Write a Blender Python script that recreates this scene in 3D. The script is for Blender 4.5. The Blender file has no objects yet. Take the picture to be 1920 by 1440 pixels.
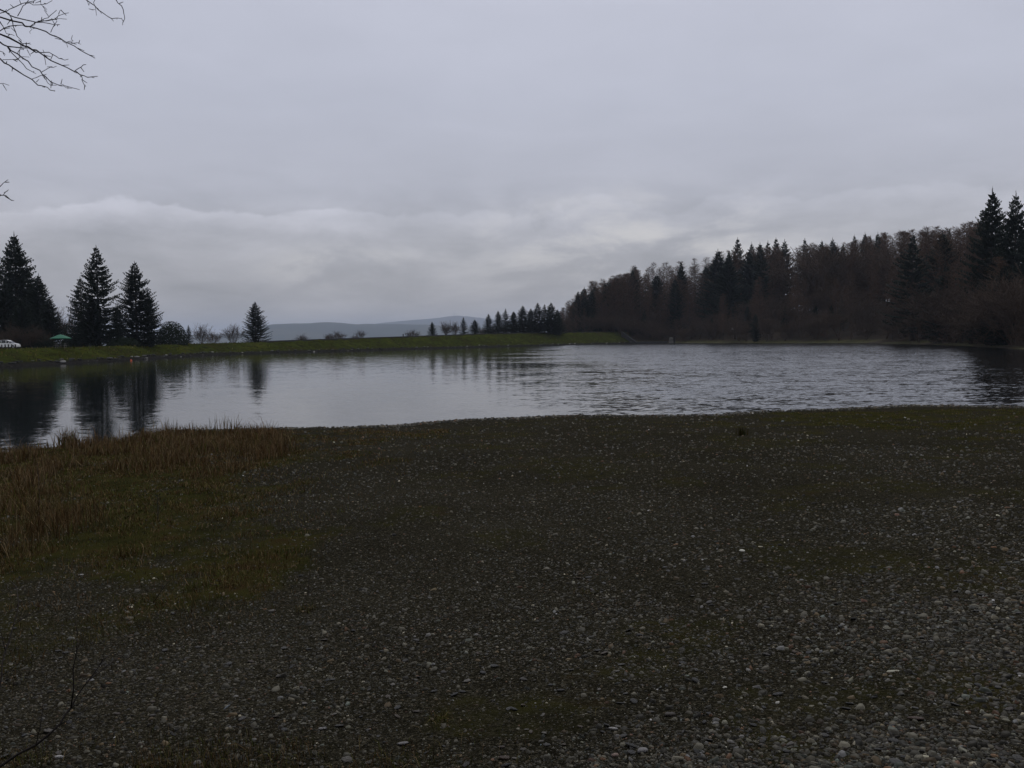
import bpy, math, random
import numpy as np
from mathutils import Matrix, Vector

# ------------------------------------------------------------------ camera, sky, sun, exposure
F, CX, CY = 1780.0, 960.0, 720.0            # focal length and centre of the 1920x1440 frame
EYE = np.array([0.0, 0.0, 3.0])             # three metres above the water of the reservoir
PITCH = math.atan(87.5 / F)
ROLL = -0.013
scene = bpy.context.scene
COL = scene.collection

ROT = (Matrix.Rotation(math.pi / 2 - PITCH, 3, 'X') @ Matrix.Rotation(ROLL, 3, 'Z'))
RN = np.array([list(r) for r in ROT])
cam_data = bpy.data.cameras.new('camera')
cam_data.sensor_width = 36.0
cam_data.lens = 36.0 * F / 1920.0
cam_data.clip_start = 0.05
cam_data.clip_end = 40000
cam = bpy.data.objects.new('camera', cam_data)
cam.matrix_world = Matrix.Translation(EYE) @ ROT.to_4x4()
COL.objects.link(cam)
scene.camera = cam

EXPOSURE = -0.08
vs = scene.view_settings
vs.view_transform = 'Standard'; vs.look = 'None'; vs.gamma = 1.0; vs.exposure = EXPOSURE
vs.use_curve_mapping = False
scene.cycles.use_denoising = True
scene.cycles.max_bounces = 6
scene.cycles.volume_bounces = 1
scene.cycles.diffuse_bounces = 3

SUN_AZ, SUN_EL = math.radians(18), math.radians(52)     # azimuth measured from +Y towards +X


class NT:
    """small helper for building node graphs"""
    def __init__(self, tree):
        self.t = tree; self.n = tree.nodes; self.l = tree.links
        self.n.clear()
    def node(self, kind, **kw):
        nd = self.n.new(kind)
        for k, v in kw.items():
            setattr(nd, k, v)
        return nd
    def put(self, sock, v):
        if v is None:
            return
        if isinstance(v, bpy.types.NodeSocket):
            self.l.new(v, sock)
        elif isinstance(v, (tuple, list)) and sock.type == 'RGBA' and len(v) == 3:
            sock.default_value = (*v, 1)
        else:
            sock.default_value = v
    def m(self, op, a, b=None, c=None, clamp=False):
        nd = self.node('ShaderNodeMath', operation=op, use_clamp=clamp)
        for i, v in enumerate((a, b, c)):
            self.put(nd.inputs[i], v)
        return nd.outputs[0]
    def v(self, op, a, b=None):
        nd = self.node('ShaderNodeVectorMath', operation=op)
        self.put(nd.inputs[0], a)
        if op == 'SCALE':
            self.put(nd.inputs['Scale'], b)
        else:
            self.put(nd.inputs[1], b)
        return nd.outputs['Value'] if op in ('LENGTH', 'DOT_PRODUCT', 'DISTANCE') else nd.outputs[0]
    def sep(self, v):
        nd = self.node('ShaderNodeSeparateXYZ'); self.put(nd.inputs[0], v)
        return nd.outputs
    def comb(self, x, y, z):
        nd = self.node('ShaderNodeCombineXYZ')
        for i, v in enumerate((x, y, z)):
            self.put(nd.inputs[i], v)
        return nd.outputs[0]
    def noise(self, vec, scale, detail=3, rough=0.55, color=False, dist=0.0):
        nd = self.node('ShaderNodeTexNoise')
        self.put(nd.inputs['Vector'], vec); self.put(nd.inputs['Scale'], scale)
        self.put(nd.inputs['Detail'], detail); self.put(nd.inputs['Roughness'], rough)
        self.put(nd.inputs['Distortion'], dist)
        return nd.outputs['Color' if color else 'Fac']
    def voro(self, vec, scale, feature='F1', out='Distance'):
        nd = self.node('ShaderNodeTexVoronoi', feature=feature)
        self.put(nd.inputs['Vector'], vec); self.put(nd.inputs['Scale'], scale)
        return nd.outputs[out]
    def step(self, x, a, b):
        nd = self.node('ShaderNodeMapRange', interpolation_type='SMOOTHSTEP')
        self.put(nd.inputs[0], x); self.put(nd.inputs[1], a); self.put(nd.inputs[2], b)
        return nd.outputs[0]
    def mix(self, f, a, b, blend='MIX'):
        nd = self.node('ShaderNodeMix', data_type='RGBA', blend_type=blend)
        self.put(nd.inputs[0], f); self.put(nd.inputs[6], a); self.put(nd.inputs[7], b)
        return nd.outputs[2]
    def ramp(self, x, stops):
        nd = self.node('ShaderNodeValToRGB')
        e = nd.color_ramp.elements
        while len(e) < len(stops):
            e.new(0.5)
        for el, (p, c) in zip(e, stops):
            el.position = p; el.color = (*c, 1)
        self.put(nd.inputs[0], x)
        return nd.outputs[0]
    def bump(self, h, dist, strength=1.0):
        nd = self.node('ShaderNodeBump')
        self.put(nd.inputs['Height'], h); nd.inputs['Distance'].default_value = dist
        nd.inputs['Strength'].default_value = strength
        return nd.outputs[0]
    def attr(self, name, out='Color'):
        return self.node('ShaderNodeAttribute', attribute_name=name).outputs[out]
    def pos(self):
        return self.node('ShaderNodeNewGeometry').outputs['Position']
    def bsdf(self, color, rough=0.8, normal=None, spec=0.4, **kw):
        b = self.node('ShaderNodeBsdfPrincipled')
        self.put(b.inputs['Base Color'], color); self.put(b.inputs['Roughness'], rough)
        self.put(b.inputs['Specular IOR Level'], spec)
        if normal is not None:
            self.put(b.inputs['Normal'], normal)
        for k, v in kw.items():
            self.put(b.inputs[k], v)
        o = self.node('ShaderNodeOutputMaterial')
        self.l.new(b.outputs[0], o.inputs['Surface'])
        return b


# world: thin blue sky above a full deck of grey cloud with a lower bank of stratocumulus towards the horizon
world = bpy.data.worlds.new('World'); scene.world = world; world.use_nodes = True
w = NT(world.node_tree)
nish = w.node('ShaderNodeTexSky', sky_type='NISHITA', sun_disc=False)
nish.sun_elevation = SUN_EL; nish.sun_rotation = SUN_AZ
gen = w.node('ShaderNodeTexCoord').outputs['Generated']
gx, gy, gz = w.sep(gen)
el = w.m('MAXIMUM', gz, 0.0)
inv = w.m('DIVIDE', 1.0, w.m('ADD', el, 0.10))
flat = w.comb(w.m('MULTIPLY', gx, inv), w.m('MULTIPLY', gy, inv), 0.0)      # cloud deck seen in perspective
deck = w.noise(flat, 0.75, 4, 0.5)
deck2 = w.noise(w.v('ADD', flat, (7.3, 2.1, 0)), 2.4, 5, 0.55, dist=0.4)
base = w.ramp(el, [(0.0, (2.70, 2.54, 2.55)), (0.05, (2.68, 2.56, 2.70)), (0.10, (2.98, 2.90, 3.14)), (0.15, (3.24, 3.22, 3.64)),
                   (0.24, (3.62, 3.67, 4.22)), (0.40, (4.05, 4.12, 4.74)), (1.0, (4.05, 4.12, 4.74))])
tone = w.m('ADD', 0.81, w.m('ADD', w.m('MULTIPLY', deck, 0.20), w.m('MULTIPLY', deck2, 0.17)))
# the lower bank: a lumpy upper edge catching light, greyer and streaked below
horiz = w.v('NORMALIZE', w.comb(gx, gy, 0.0))
puffs = w.noise(w.v('ADD', w.v('SCALE', horiz, 6.5), w.comb(0.7, 0.0, w.m('MULTIPLY', el, 11.0))), 1.0, 7, 0.56)
edge = w.m('ADD', 0.070, w.m('MULTIPLY', puffs, 0.125))
below = w.m('SUBTRACT', edge, el)
strength = w.step(w.noise(w.v('ADD', horiz, (0.35, 0.1, 0.0)), 1.6, 2, 0.5), 0.36, 0.60)
bank = w.m('MULTIPLY', w.step(below, -0.002, 0.005), w.m('ADD', 0.35, w.m('MULTIPLY', strength, 0.65)))
rim = w.m('MULTIPLY', bank, w.m('SUBTRACT', 1.0, w.step(below, 0.002, 0.040)))
body = w.noise(w.v('ADD', w.v('SCALE', horiz, 7.0), w.comb(3.0, 0.0, w.m('MULTIPLY', el, 21.0))), 1.0, 8, 0.63, dist=0.25)
body = w.m('SUBTRACT', body, 0.5)
tone = w.m('ADD', tone, w.m('MULTIPLY', rim, 0.30))
fade = w.m('SUBTRACT', 1.0, w.step(el, 0.10, 0.19))
tone = w.m('ADD', tone, w.m('MULTIPLY', fade, w.m('MULTIPLY', body, 1.15)))
# thinner cloud with the brighter sky behind showing through, low down to the right of the middle
gaz, gel = math.radians(7.5), 0.086
glow_dir = Vector((math.sin(gaz), math.cos(gaz), gel))
gd = w.v('DISTANCE', w.v('MULTIPLY', gen, (1, 1, 3.0)), (glow_dir.x, glow_dir.y, glow_dir.z * 3.0))
thin = w.m('MULTIPLY', w.m('SUBTRACT', 1.0, w.step(gd, 0.03, 0.26)), w.step(body, -0.06, 0.14))
gd2 = w.v('DISTANCE', w.v('MULTIPLY', gen, (1, 1, 3.6)), (math.sin(math.radians(-10)), math.cos(math.radians(-10)), 0.074 * 3.6))
thin = w.m('ADD', thin, w.m('MULTIPLY', w.m('MULTIPLY', w.m('SUBTRACT', 1.0, w.step(gd2, 0.01, 0.12)), w.step(body, -0.05, 0.12)), 0.7), clamp=True)
cloud = w.mix(1.0, base, w.comb(tone, tone, tone), 'MULTIPLY')
cloud = w.mix(w.m('MULTIPLY', thin, 0.75), cloud, (4.75, 4.52, 4.38))
skycol = w.mix(0.92, nish.outputs[0], cloud)
bg = w.node('ShaderNodeBackground'); w.l.new(skycol, bg.inputs[0]); bg.inputs[1].default_value = 0.15
wo = w.node('ShaderNodeOutputWorld'); w.l.new(bg.outputs[0], wo.inputs['Surface'])

sun_data = bpy.data.lights.new('sun', 'SUN')
sun_data.energy = 0.8; sun_data.angle = math.radians(28); sun_data.color = (1.0, 0.96, 0.9)
sun = bpy.data.objects.new('sun', sun_data)
sdir = Vector((math.sin(SUN_AZ) * math.cos(SUN_EL), math.cos(SUN_AZ) * math.cos(SUN_EL), math.sin(SUN_EL)))
sun.rotation_euler = sdir.to_track_quat('Z', 'Y').to_euler()
COL.objects.link(sun)

# ------------------------------------------------------------------ helpers
rng = np.random.default_rng(7)
random.seed(7)


def ray(x, y):
    x = np.asarray(x, float); y = np.asarray(y, float)
    d = np.stack([(x - CX) / F, -(y - CY) / F, -np.ones_like(x)], -1)
    return d @ RN.T


def on_z(x, y, z=0.0):
    d = ray(x, y)
    t = (z - EYE[2]) / d[..., 2]
    return EYE + d * t[..., None]


def at_depth(x, y, D):
    d = ray(x, y)
    return EYE + d * (np.asarray(D) / d[..., 1])[..., None]


def hash2(ix, iy, s):
    n = np.sin(ix * 127.1 + iy * 311.7 + s * 74.7) * 43758.5453
    return n - np.floor(n)


def vnoise(x, y, s=0):
    ix, iy = np.floor(x), np.floor(y)
    fx, fy = x - ix, y - iy
    fx = fx * fx * (3 - 2 * fx); fy = fy * fy * (3 - 2 * fy)
    a = hash2(ix, iy, s); b = hash2(ix + 1, iy, s); c = hash2(ix, iy + 1, s); d = hash2(ix + 1, iy + 1, s)
    return (a * (1 - fx) + b * fx) * (1 - fy) + (c * (1 - fx) + d * fx) * fy


def fbm(x, y, s=0, o=4):
    r, a, t = 0.0, 0.5, 0.0
    for k in range(o):
        r = r + a * vnoise(x * 2 ** k, y * 2 ** k, s + k); t += a; a *= 0.5
    return r / t


def sstep(x, a, b):
    t = np.clip((x - a) / (b - a), 0, 1)
    return t * t * (3 - 2 * t)


def in_poly(px, py, poly):
    inside = np.zeros(np.shape(px), bool)
    n = len(poly)
    for i in range(n):
        x1, y1 = poly[i]; x2, y2 = poly[(i + 1) % n]
        c = (y1 > py) != (y2 > py)
        xi = (x2 - x1) * (py - y1) / (y2 - y1 + 1e-12) + x1
        inside ^= c & (px < xi)
    return inside


def seg_dist(px, py, line):
    best = np.full(np.shape(px), 1e9)
    for (x1, y1), (x2, y2) in zip(line[:-1], line[1:]):
        dx, dy = x2 - x1, y2 - y1
        t = np.clip(((px - x1) * dx + (py - y1) * dy) / (dx * dx + dy * dy), 0, 1)
        best = np.minimum(best, np.hypot(px - x1 - t * dx, py - y1 - t * dy))
    return best


def new_obj(name, mesh, parent=None, label=None, cat=None, group=None, kind=None):
    o = bpy.data.objects.new(name, mesh)
    COL.objects.link(o)
    if parent is not None:
        o.parent = parent
    for k, v in (('label', label), ('category', cat), ('group', group), ('kind', kind)):
        if v:
            o[k] = v
    return o


def mesh_of(name, verts, faces, mat=None, smooth=False):
    me = bpy.data.meshes.new(name)
    me.from_pydata([tuple(map(float, v)) for v in verts], [], [tuple(int(i) for i in f) for f in faces])
    if mat:
        me.materials.append(mat)
    if smooth:
        me.polygons.foreach_set('use_smooth', [True] * len(me.polygons))
    me.update()
    return me


def big_mesh(name, verts, faces, mat=None, smooth=False, color=None):
    """fast path: verts (n,3), faces (m,k) arrays"""
    verts = np.ascontiguousarray(verts, np.float32); faces = np.ascontiguousarray(faces, np.int32)
    me = bpy.data.meshes.new(name)
    m, k = faces.shape
    me.vertices.add(len(verts)); me.vertices.foreach_set('co', verts.ravel())
    me.loops.add(m * k); me.loops.foreach_set('vertex_index', faces.ravel())
    me.polygons.add(m)
    me.polygons.foreach_set('loop_start', np.arange(0, m * k, k, dtype=np.int32))
    me.polygons.foreach_set('loop_total', np.full(m, k, np.int32))
    if smooth:
        me.polygons.foreach_set('use_smooth', np.ones(m, bool))
    me.update(calc_edges=True)
    if color is not None:
        ca = me.color_attributes.new('tint', 'FLOAT_COLOR', 'POINT')
        c = np.ones((len(verts), 4), np.float32); c[:, :3] = color
        ca.data.foreach_set('color', c.ravel())
    if mat:
        me.materials.append(mat)
    return me


def copy_tree(o, parent=None):
    c = o.copy(); COL.objects.link(c); c.parent = parent
    for ch in o.children:
        copy_tree(ch, c)
    return c


class MB:
    """collects simple shapes into one mesh"""
    def __init__(self):
        self.v = []; self.f = []
    def add(self, vs_, fs_):
        k = len(self.v)
        self.v += [tuple(p) for p in vs_]; self.f += [tuple(i + k for i in f) for f in fs_]
    def box(self, c, s, bev=0.0, rot=0.0):
        cx, cy, cz = c; sx, sy, sz = [q / 2 for q in s]
        b = bev
        pts = []
        for z, k in ((-sz, b), (-sz + b, 0), (sz - b, 0), (sz, b)) if b else ((-sz, 0), (sz, 0)):
            for x, y in ((-1, -1), (1, -1), (1, 1), (-1, 1)):
                X, Y = x * (sx - k), y * (sy - k)
                pts.append((cx + X * math.cos(rot) - Y * math.sin(rot), cy + X * math.sin(rot) + Y * math.cos(rot), cz + z))
        n = len(pts) // 4
        fs_ = [(3, 2, 1, 0), tuple(range(4 * n - 4, 4 * n))]
        for r in range(n - 1):
            for i in range(4):
                j = (i + 1) % 4
                fs_.append((r * 4 + i, r * 4 + j, r * 4 + 4 + j, r * 4 + 4 + i))
        self.add(pts, fs_)
    def tube(self, pts, rad, n=6, cap=True):
        pts = [np.asarray(p, float) for p in pts]
        if np.isscalar(rad):
            rad = [rad] * len(pts)
        ring = []
        for i, p in enumerate(pts):
            t = pts[min(i + 1, len(pts) - 1)] - pts[max(i - 1, 0)]
            t = t / (np.linalg.norm(t) + 1e-9)
            a = np.cross(t, (0.13, 0.27, 1.0) if abs(t[2]) < 0.9 else (1.0, 0.2, 0.1)); a /= np.linalg.norm(a) + 1e-9
            b = np.cross(t, a)
            for k in range(n):
                an = 2 * math.pi * k / n
                ring.append(p + (a * math.cos(an) + b * math.sin(an)) * rad[i])
        fs_ = []
        for i in range(len(pts) - 1):
            for k in range(n):
                j = (k + 1) % n
                fs_.append((i * n + k, i * n + j, i * n + n + j, i * n + n + k))
        if cap:
            fs_.append(tuple(range(n))[::-1]); fs_.append(tuple(range((len(pts) - 1) * n, len(pts) * n)))
        self.add(ring, fs_)
    def lathe(self, prof, n=16, c=(0, 0, 0)):
        pts = []
        for r, z in prof:
            for k in range(n):
                an = 2 * math.pi * k / n
                pts.append((c[0] + r * math.cos(an), c[1] + r * math.sin(an), c[2] + z))
        fs_ = []
        for i in range(len(prof) - 1):
            for k in range(n):
                j = (k + 1) % n
                fs_.append((i * n + k, i * n + j, i * n + n + j, i * n + n + k))
        self.add(pts, fs_)
    def mesh(self, name, mat, smooth=False):
        return mesh_of(name, self.v, self.f, mat, smooth)


def material(name):
    mt = bpy.data.materials.new(name); mt.use_nodes = True
    return mt, NT(mt.node_tree)


def plain(name, c, rough=0.8, var=0.25, scale=3.0, spec=0.4, **kw):
    mt, t = material(name)
    tc = t.node('ShaderNodeTexCoord').outputs['Object']
    n = t.noise(tc, scale, 4)
    f = t.m('ADD', 1.0 - var, t.m('MULTIPLY', n, 2 * var))
    t.bsdf(t.mix(1.0, c, t.comb(f, f, f), 'MULTIPLY'), rough, spec=spec, **kw)
    return mt


# ------------------------------------------------------------------ lie of the land
def wl(pts):                                     # waterline seen in the photograph -> metres on the water plane
    a = np.array(pts, float)
    p = on_z(a[:, 0], a[:, 1], 0.0)
    return [(float(q[0]), float(q[1])) for q in p]


near_line = [(-34, 24)] + wl([(-300, 905), (-120, 868), (0, 850), (120, 838), (230, 828), (275, 815), (330, 808), (420, 806), (540, 803), (660, 801),
                (750, 798), (800, 793), (860, 788), (960, 784), (1080, 779), (1200, 780), (1340, 779), (1440, 771), (1560, 768),
                (1640, 764), (1700, 761), (1800, 762), (1920, 764), (2150, 770)]) + [(48, 40), (80, 62)]
forest_line = [(80, 62), (97, 95), (92, 130)] + wl([(1920, 655), (1800, 648), (1700, 645), (1600, 643.2), (1500, 643.3), (1400, 643.5), (1300, 643.3),
                  (1250, 643.2), (1190, 643.5)])
dam_line = [forest_line[-1]] + wl([(1100, 646), (1010, 648.5), (880, 651.8), (760, 655), (640, 658.5), (560, 660.5), (480, 662.5), (400, 665.5), (320, 670),
               (240, 675), (120, 682), (0, 688), (-150, 697), (-400, 715)]) + [(-62, 60), (-52, 38), (-34, 24)]
LAKE = near_line + forest_line[1:] + dam_line[1:-1]

CREST_PX = np.array([-400, 0, 240, 480, 640, 760, 880, 1010, 1150, 1400])
CREST_Z = np.array([2.1, 2.2, 2.3, 2.6, 3.1, 3.5, 4.05, 4.5, 4.7, 4.7])
FS_PX = np.array([900, 1050, 1120, 1190, 1300, 1420, 1600, 1800, 1950, 2400])
FS_S = np.array([0.01, 0.05, 0.12, 0.18, 0.24, 0.27, 0.26, 0.22, 0.14, 0.10])


def land(X, Y):
    """height, tag weights and signed distance to the water (positive on land)"""
    X = np.asarray(X, float); Y = np.asarray(Y, float)
    inside = in_poly(X, Y, LAKE)
    dn, df, dd = seg_dist(X, Y, near_line), seg_dist(X, Y, forest_line), seg_dist(X, Y, dam_line)
    u = CX + F * np.clip(X / np.maximum(Y, 20.0), -2, 2)
    r = np.hypot(X, Y)
    # beach
    zn = 0.043 * dn
    zn = np.where(zn > 1.2, 1.2 + 0.5 * (1 - np.exp(-(zn - 1.2) / 0.5)), zn)
    zn = zn + sstep(dn, 0.3, 5) * (0.10 * (fbm(X * 0.22, Y * 0.22, 3) - 0.5) + 0.05 * (fbm(X * 1.1, Y * 1.1, 5, 3) - 0.5))
    zn = zn + 0.03 * (fbm(X * 2.6, Y * 2.6, 6, 3) - 0.5) * sstep(dn, 0.0, 1.0)
    # embankment
    zc = np.interp(u, CREST_PX, CREST_Z)
    wc = 1.2 + (zc - 0.35) / 0.42
    zd = np.minimum(dd * 1.2, 0.35) + np.clip(dd - 0.3, 0, None) / (wc - 0.3) * (zc - 0.35)
    zd = np.minimum(zd, zc)
    back = np.clip(dd - wc - 5, 0, None)
    drop = np.where(u < 420, 0.004, 0.05) * back
    zd = zd - np.minimum(drop, 7)
    zd = zd + (sstep(dd, 0.5, 3) * (0.35 * (fbm(X * 0.16, Y * 0.16, 9) - 0.5) + 0.22 * (fbm(X * 0.6, Y * 0.6, 11, 3) - 0.5))) * np.where(dd < wc, 1, 0.35)
    # wooded hillside
    s = np.interp(u, FS_PX, FS_S)
    zf = np.minimum(df, 3) * 0.12 + np.clip(df - 4, 0, 90) * s - np.clip(df - 110, 0, None) * 0.05
    zf = zf + sstep(df, 1, 8) * 0.8 * (fbm(X * 0.1, Y * 0.1, 15) - 0.5)
    W = np.stack([1 / (dn + .5) ** 6, 1 / (df + .5) ** 6, 1 / (dd + .5) ** 6], -1)
    W[..., 2] *= 1 + 4000 * (1 - sstep(u, 1148, 1180)) * sstep(Y, 60, 120) * sstep(u, 200, 500)
    W /= W.sum(-1, keepdims=True)
    z = W[..., 0] * zn + W[..., 1] * zf + W[..., 2] * zd
    d = np.minimum(np.minimum(dn, df), dd)
    z = np.where(inside, -np.minimum(0.12 * d, 2.2), z)
    far = sstep(r, 450, 900)
    z = z * (1 - far) + far * (-12 + 8 * (fbm(X * 0.004, Y * 0.004, 21) - 0.5))
    return z, W, np.where(inside, -d, d)


def ground_z(x, y):
    return float(land(np.array([x]), np.array([y]))[0][0])


def on_land(x, y, it=9):
    """where the view through pixel x,y meets the near ground"""
    z = np.full(np.shape(x), 1.0)
    for _ in range(it):
        p = on_z(x, y, z)
        z = 0.5 * z + 0.5 * land(p[..., 0], p[..., 1])[0]
    p = on_z(x, y, z)
    return p


# regions of the near shore, outlined on the ground
def region(px):
    a = np.array(px, float)
    p = on_land(a[:, 0], a[:, 1])
    return [(float(q[0]), float(q[1])) for q in p]


MEADOW = region([(-400, 890), (0, 846), (110, 836), (240, 826), (300, 813), (420, 812), (525, 812), (538, 848), (480, 872), (440, 900), (415, 940), (400, 985),
                 (330, 1020), (250, 1050), (150, 1075), (0, 1110), (-300, 1150)])
TALL_A = region([(60, 846), (240, 826), (300, 814), (420, 812), (525, 812), (536, 850), (450, 878), (380, 905), (300, 890), (180, 880), (60, 900), (-300, 930), (-300, 880)])
TALL_B = region([(-300, 930), (60, 900), (150, 930), (180, 985), (130, 1025), (0, 1050), (-300, 1080)])
MOSS = region([(240, 900), (420, 880), (520, 900), (560, 960), (560, 1050), (480, 1120), (330, 1100), (200, 1075), (100, 1095), (0, 1130), (-200, 1150), (-200, 1000), (200, 1000)])


def soft_region(x, y, poly, wid):
    ins = in_poly(x, y, poly)
    d = seg_dist(x, y, poly + [poly[0]])
    return sstep(np.where(ins, d, -d), -wid, wid)


def moss_amount(x, y):
    m = 0.70 * soft_region(x, y, MOSS, 1.5)
    m = np.maximum(m, 0.9 * soft_region(x, y, MEADOW, 1.0))
    m = np.maximum(m, 0.55 * sstep(x, 5, 12) * sstep(y, 17, 27) * (1 - sstep(y, 34, 37)))
    m = np.maximum(m, 0.75 * sstep(-x, -0.5, 1.2) * (1 - sstep(y, 3.5, 4.6)))
    m = m * (0.15 + 1.35 * fbm(x * 1.1, y * 1.1, 31)) + 0.46 * sstep(fbm(x * 0.8 + 9, y * 0.8, 37), 0.42, 0.68)
    return np.clip(m, 0, 1)


# ---- materials of the ground
def mat_shore():
    mt, t = material('wet_slate_grit')
    p = t.pos()
    moss = t.attr('moss', 'Fac')
    big = t.noise(p, 0.45, 4, 0.6)
    v1 = t.voro(p, 62, 'F1', 'Color'); h1 = t.voro(p, 62)
    v2 = t.voro(p, 140, 'F1', 'Color'); h2 = t.voro(p, 140)
    g = t.sep(t.v('SCALE', t.v('ADD', v1, v2), 0.5))[0]
    grit = t.ramp(g, [(0.0, (0.006, 0.0056, 0.0037)), (0.45, (0.020, 0.0182, 0.0120)), (0.72, (0.040, 0.036, 0.024)), (0.88, (0.074, 0.066, 0.044)), (1.0, (0.15, 0.138, 0.105))])
    f = t.m('ADD', 0.55, t.m('MULTIPLY', big, 0.9))
    grit = t.mix(1.0, grit, t.comb(f, f, f), 'MULTIPLY')
    mn = t.noise(p, 5.0, 5, 0.65)
    mcol = t.ramp(t.noise(p, 1.7, 4, 0.6), [(0.28, (0.014, 0.013, 0.004)), (0.45, (0.034, 0.034, 0.008)), (0.57, (0.050, 0.046, 0.011)), (0.70, (0.050, 0.032, 0.012))])
    mcol = t.mix(t.m('MULTIPLY', g, 0.5), mcol, (0.009, 0.009, 0.005))
    fm = t.step(t.m('ADD', moss, t.m('MULTIPLY', t.m('SUBTRACT', mn, 0.5), 0.9)), 0.25, 0.75)
    col = t.mix(t.m('MULTIPLY', fm, 0.8), grit, mcol)
    h = t.m('ADD', t.m('MULTIPLY', h1, -0.7), t.m('ADD', t.m('MULTIPLY', h2, -0.3), t.m('MULTIPLY', mn, 0.8)))
    t.bsdf(col, 1.0, t.bump(h, 0.02, 0.9), spec=0.0)
    return mt


def mat_bank():
    mt, t = material('embankment_turf')
    p = t.pos()
    a = t.noise(p, 0.12, 5, 0.65); b = t.noise(p, 0.9, 5, 0.7); c = t.noise(t.v('MULTIPLY', p, (1, 1, 3)), 5.0, 3, 0.7)
    col = t.ramp(a, [(0.30, (0.050, 0.040, 0.016)), (0.43, (0.036, 0.040, 0.009)), (0.55, (0.040, 0.050, 0.009)), (0.68, (0.066, 0.068, 0.012))])
    col = t.mix(t.step(b, 0.46, 0.66), col, (0.017, 0.017, 0.007))
    f = t.m('ADD', 0.5, t.m('MULTIPLY', c, 1.0))
    col = t.mix(1.0, col, t.comb(f, f, f), 'MULTIPLY')
    low = t.m('SUBTRACT', 1.0, t.step(t.sep(p)[2], 0.30, 0.62))
    stone = t.ramp(t.noise(p, 2.3, 4, 0.7), [(0.3, (0.012, 0.011, 0.010)), (0.6, (0.03, 0.028, 0.025)), (0.8, (0.09, 0.088, 0.08))])
    col = t.mix(low, col, stone)
    t.bsdf(col, 0.9, t.bump(t.m('ADD', b, c), 0.35, 0.8), spec=0.0)
    return mt


def mat_hillside():
    mt, t = material('leaf_litter_slope')
    p = t.pos()
    z = t.sep(p)[2]
    a = t.noise(p, 0.15, 4, 0.6)
    litter = t.ramp(a, [(0.3, (0.022, 0.017, 0.012)), (0.6, (0.035, 0.026, 0.017)), (0.8, (0.028, 0.028, 0.014))])
    grass = t.ramp(t.noise(p, 0.4, 4, 0.7), [(0.3, (0.030, 0.030, 0.012)), (0.7, (0.075, 0.07, 0.026))])
    f = t.m('MULTIPLY', t.m('SUBTRACT', 1.0, t.step(z, 0.5, 1.3)), t.step(t.noise(p, 0.05, 2), 0.38, 0.55))
    t.bsdf(t.mix(f, litter, grass), 0.95, t.bump(a, 0.5), spec=0.1)
    return mt


M_SHORE, M_BANK, M_SLOPE = mat_shore(), mat_bank(), mat_hillside()
M_BED = plain('lake_mud', (0.03, 0.028, 0.022), 0.9)


def mat_valley():
    mt, t = material('valley_fields')
    p = t.pos()
    v = t.voro(p, 0.006, 'F1', 'Color')
    col = t.ramp(t.sep(v)[0], [(0.2, (0.03, 0.035, 0.02)), (0.5, (0.05, 0.055, 0.025)), (0.8, (0.05, 0.04, 0.025))])
    t.bsdf(col, 0.95, spec=0.05)
    return mt


M_VALLEY = mat_valley()

ang = np.concatenate([np.arange(-38, 38.01, 0.2), np.arange(40, 322, 3.0)]) * math.pi / 180
rad = np.concatenate([[0.03, 0.4, 0.9, 1.4, 1.8], np.geomspace(2.2, 560, 372), np.geomspace(640, 23000, 30)])
A, Rr = np.meshgrid(ang, rad)
GX, GY = Rr * np.sin(A), Rr * np.cos(A)
GZ, GW, GD = land(GX, GY)
nr, na = GX.shape
idx = np.arange(nr * na).reshape(nr, na)
i00, i01 = idx[:-1, :], np.roll(idx, -1, 1)[:-1, :]
i10, i11 = idx[1:, :], np.roll(idx, -1, 1)[1:, :]
quads = np.stack([i00, i01, i11, i10], -1).reshape(-1, 4)[:, ::-1]
verts = np.stack([GX, GY, GZ], -1).reshape(-1, 3)
fd = GD.ravel()[quads].max(1)
fw = GW.reshape(-1, 3)[quads].mean(1)
fr = Rr.ravel()[quads].mean(1)
tag = np.where(fd < 0, 3, fw.argmax(1))
tag = np.where((fr > 620), 4, tag)
moss_v = np.where(Rr.ravel() < 60, moss_amount(GX.ravel(), GY.ravel()), 0.3)
parts = {}
for k, (nm, mt) in enumerate((('gravel_shore', M_SHORE), ('wooded_hillside', M_SLOPE), ('grass_embankment', M_BANK), ('lake_bed', M_BED), ('valley_ground', M_VALLEY))):
    q = quads[tag == k]
    used, invq = np.unique(q, return_inverse=True)
    me = big_mesh(nm, verts[used], invq.reshape(-1, 4), mt, True)
    if k == 0:
        at = me.attributes.new('moss', 'FLOAT', 'POINT')
        at.data.foreach_set('value', moss_v[used].astype(np.float32))
    parts[nm] = new_obj(nm, me, kind='structure')
SHORE, BANK = parts['gravel_shore'], parts['grass_embankment']
SHORE['label'] = 'dark slate gravel shore sloping down to the water'
BANK['label'] = 'low green grass embankment along the far left side of the lake'
parts['wooded_hillside']['label'] = 'hillside carrying the wood beyond the lake on the right'


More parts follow.
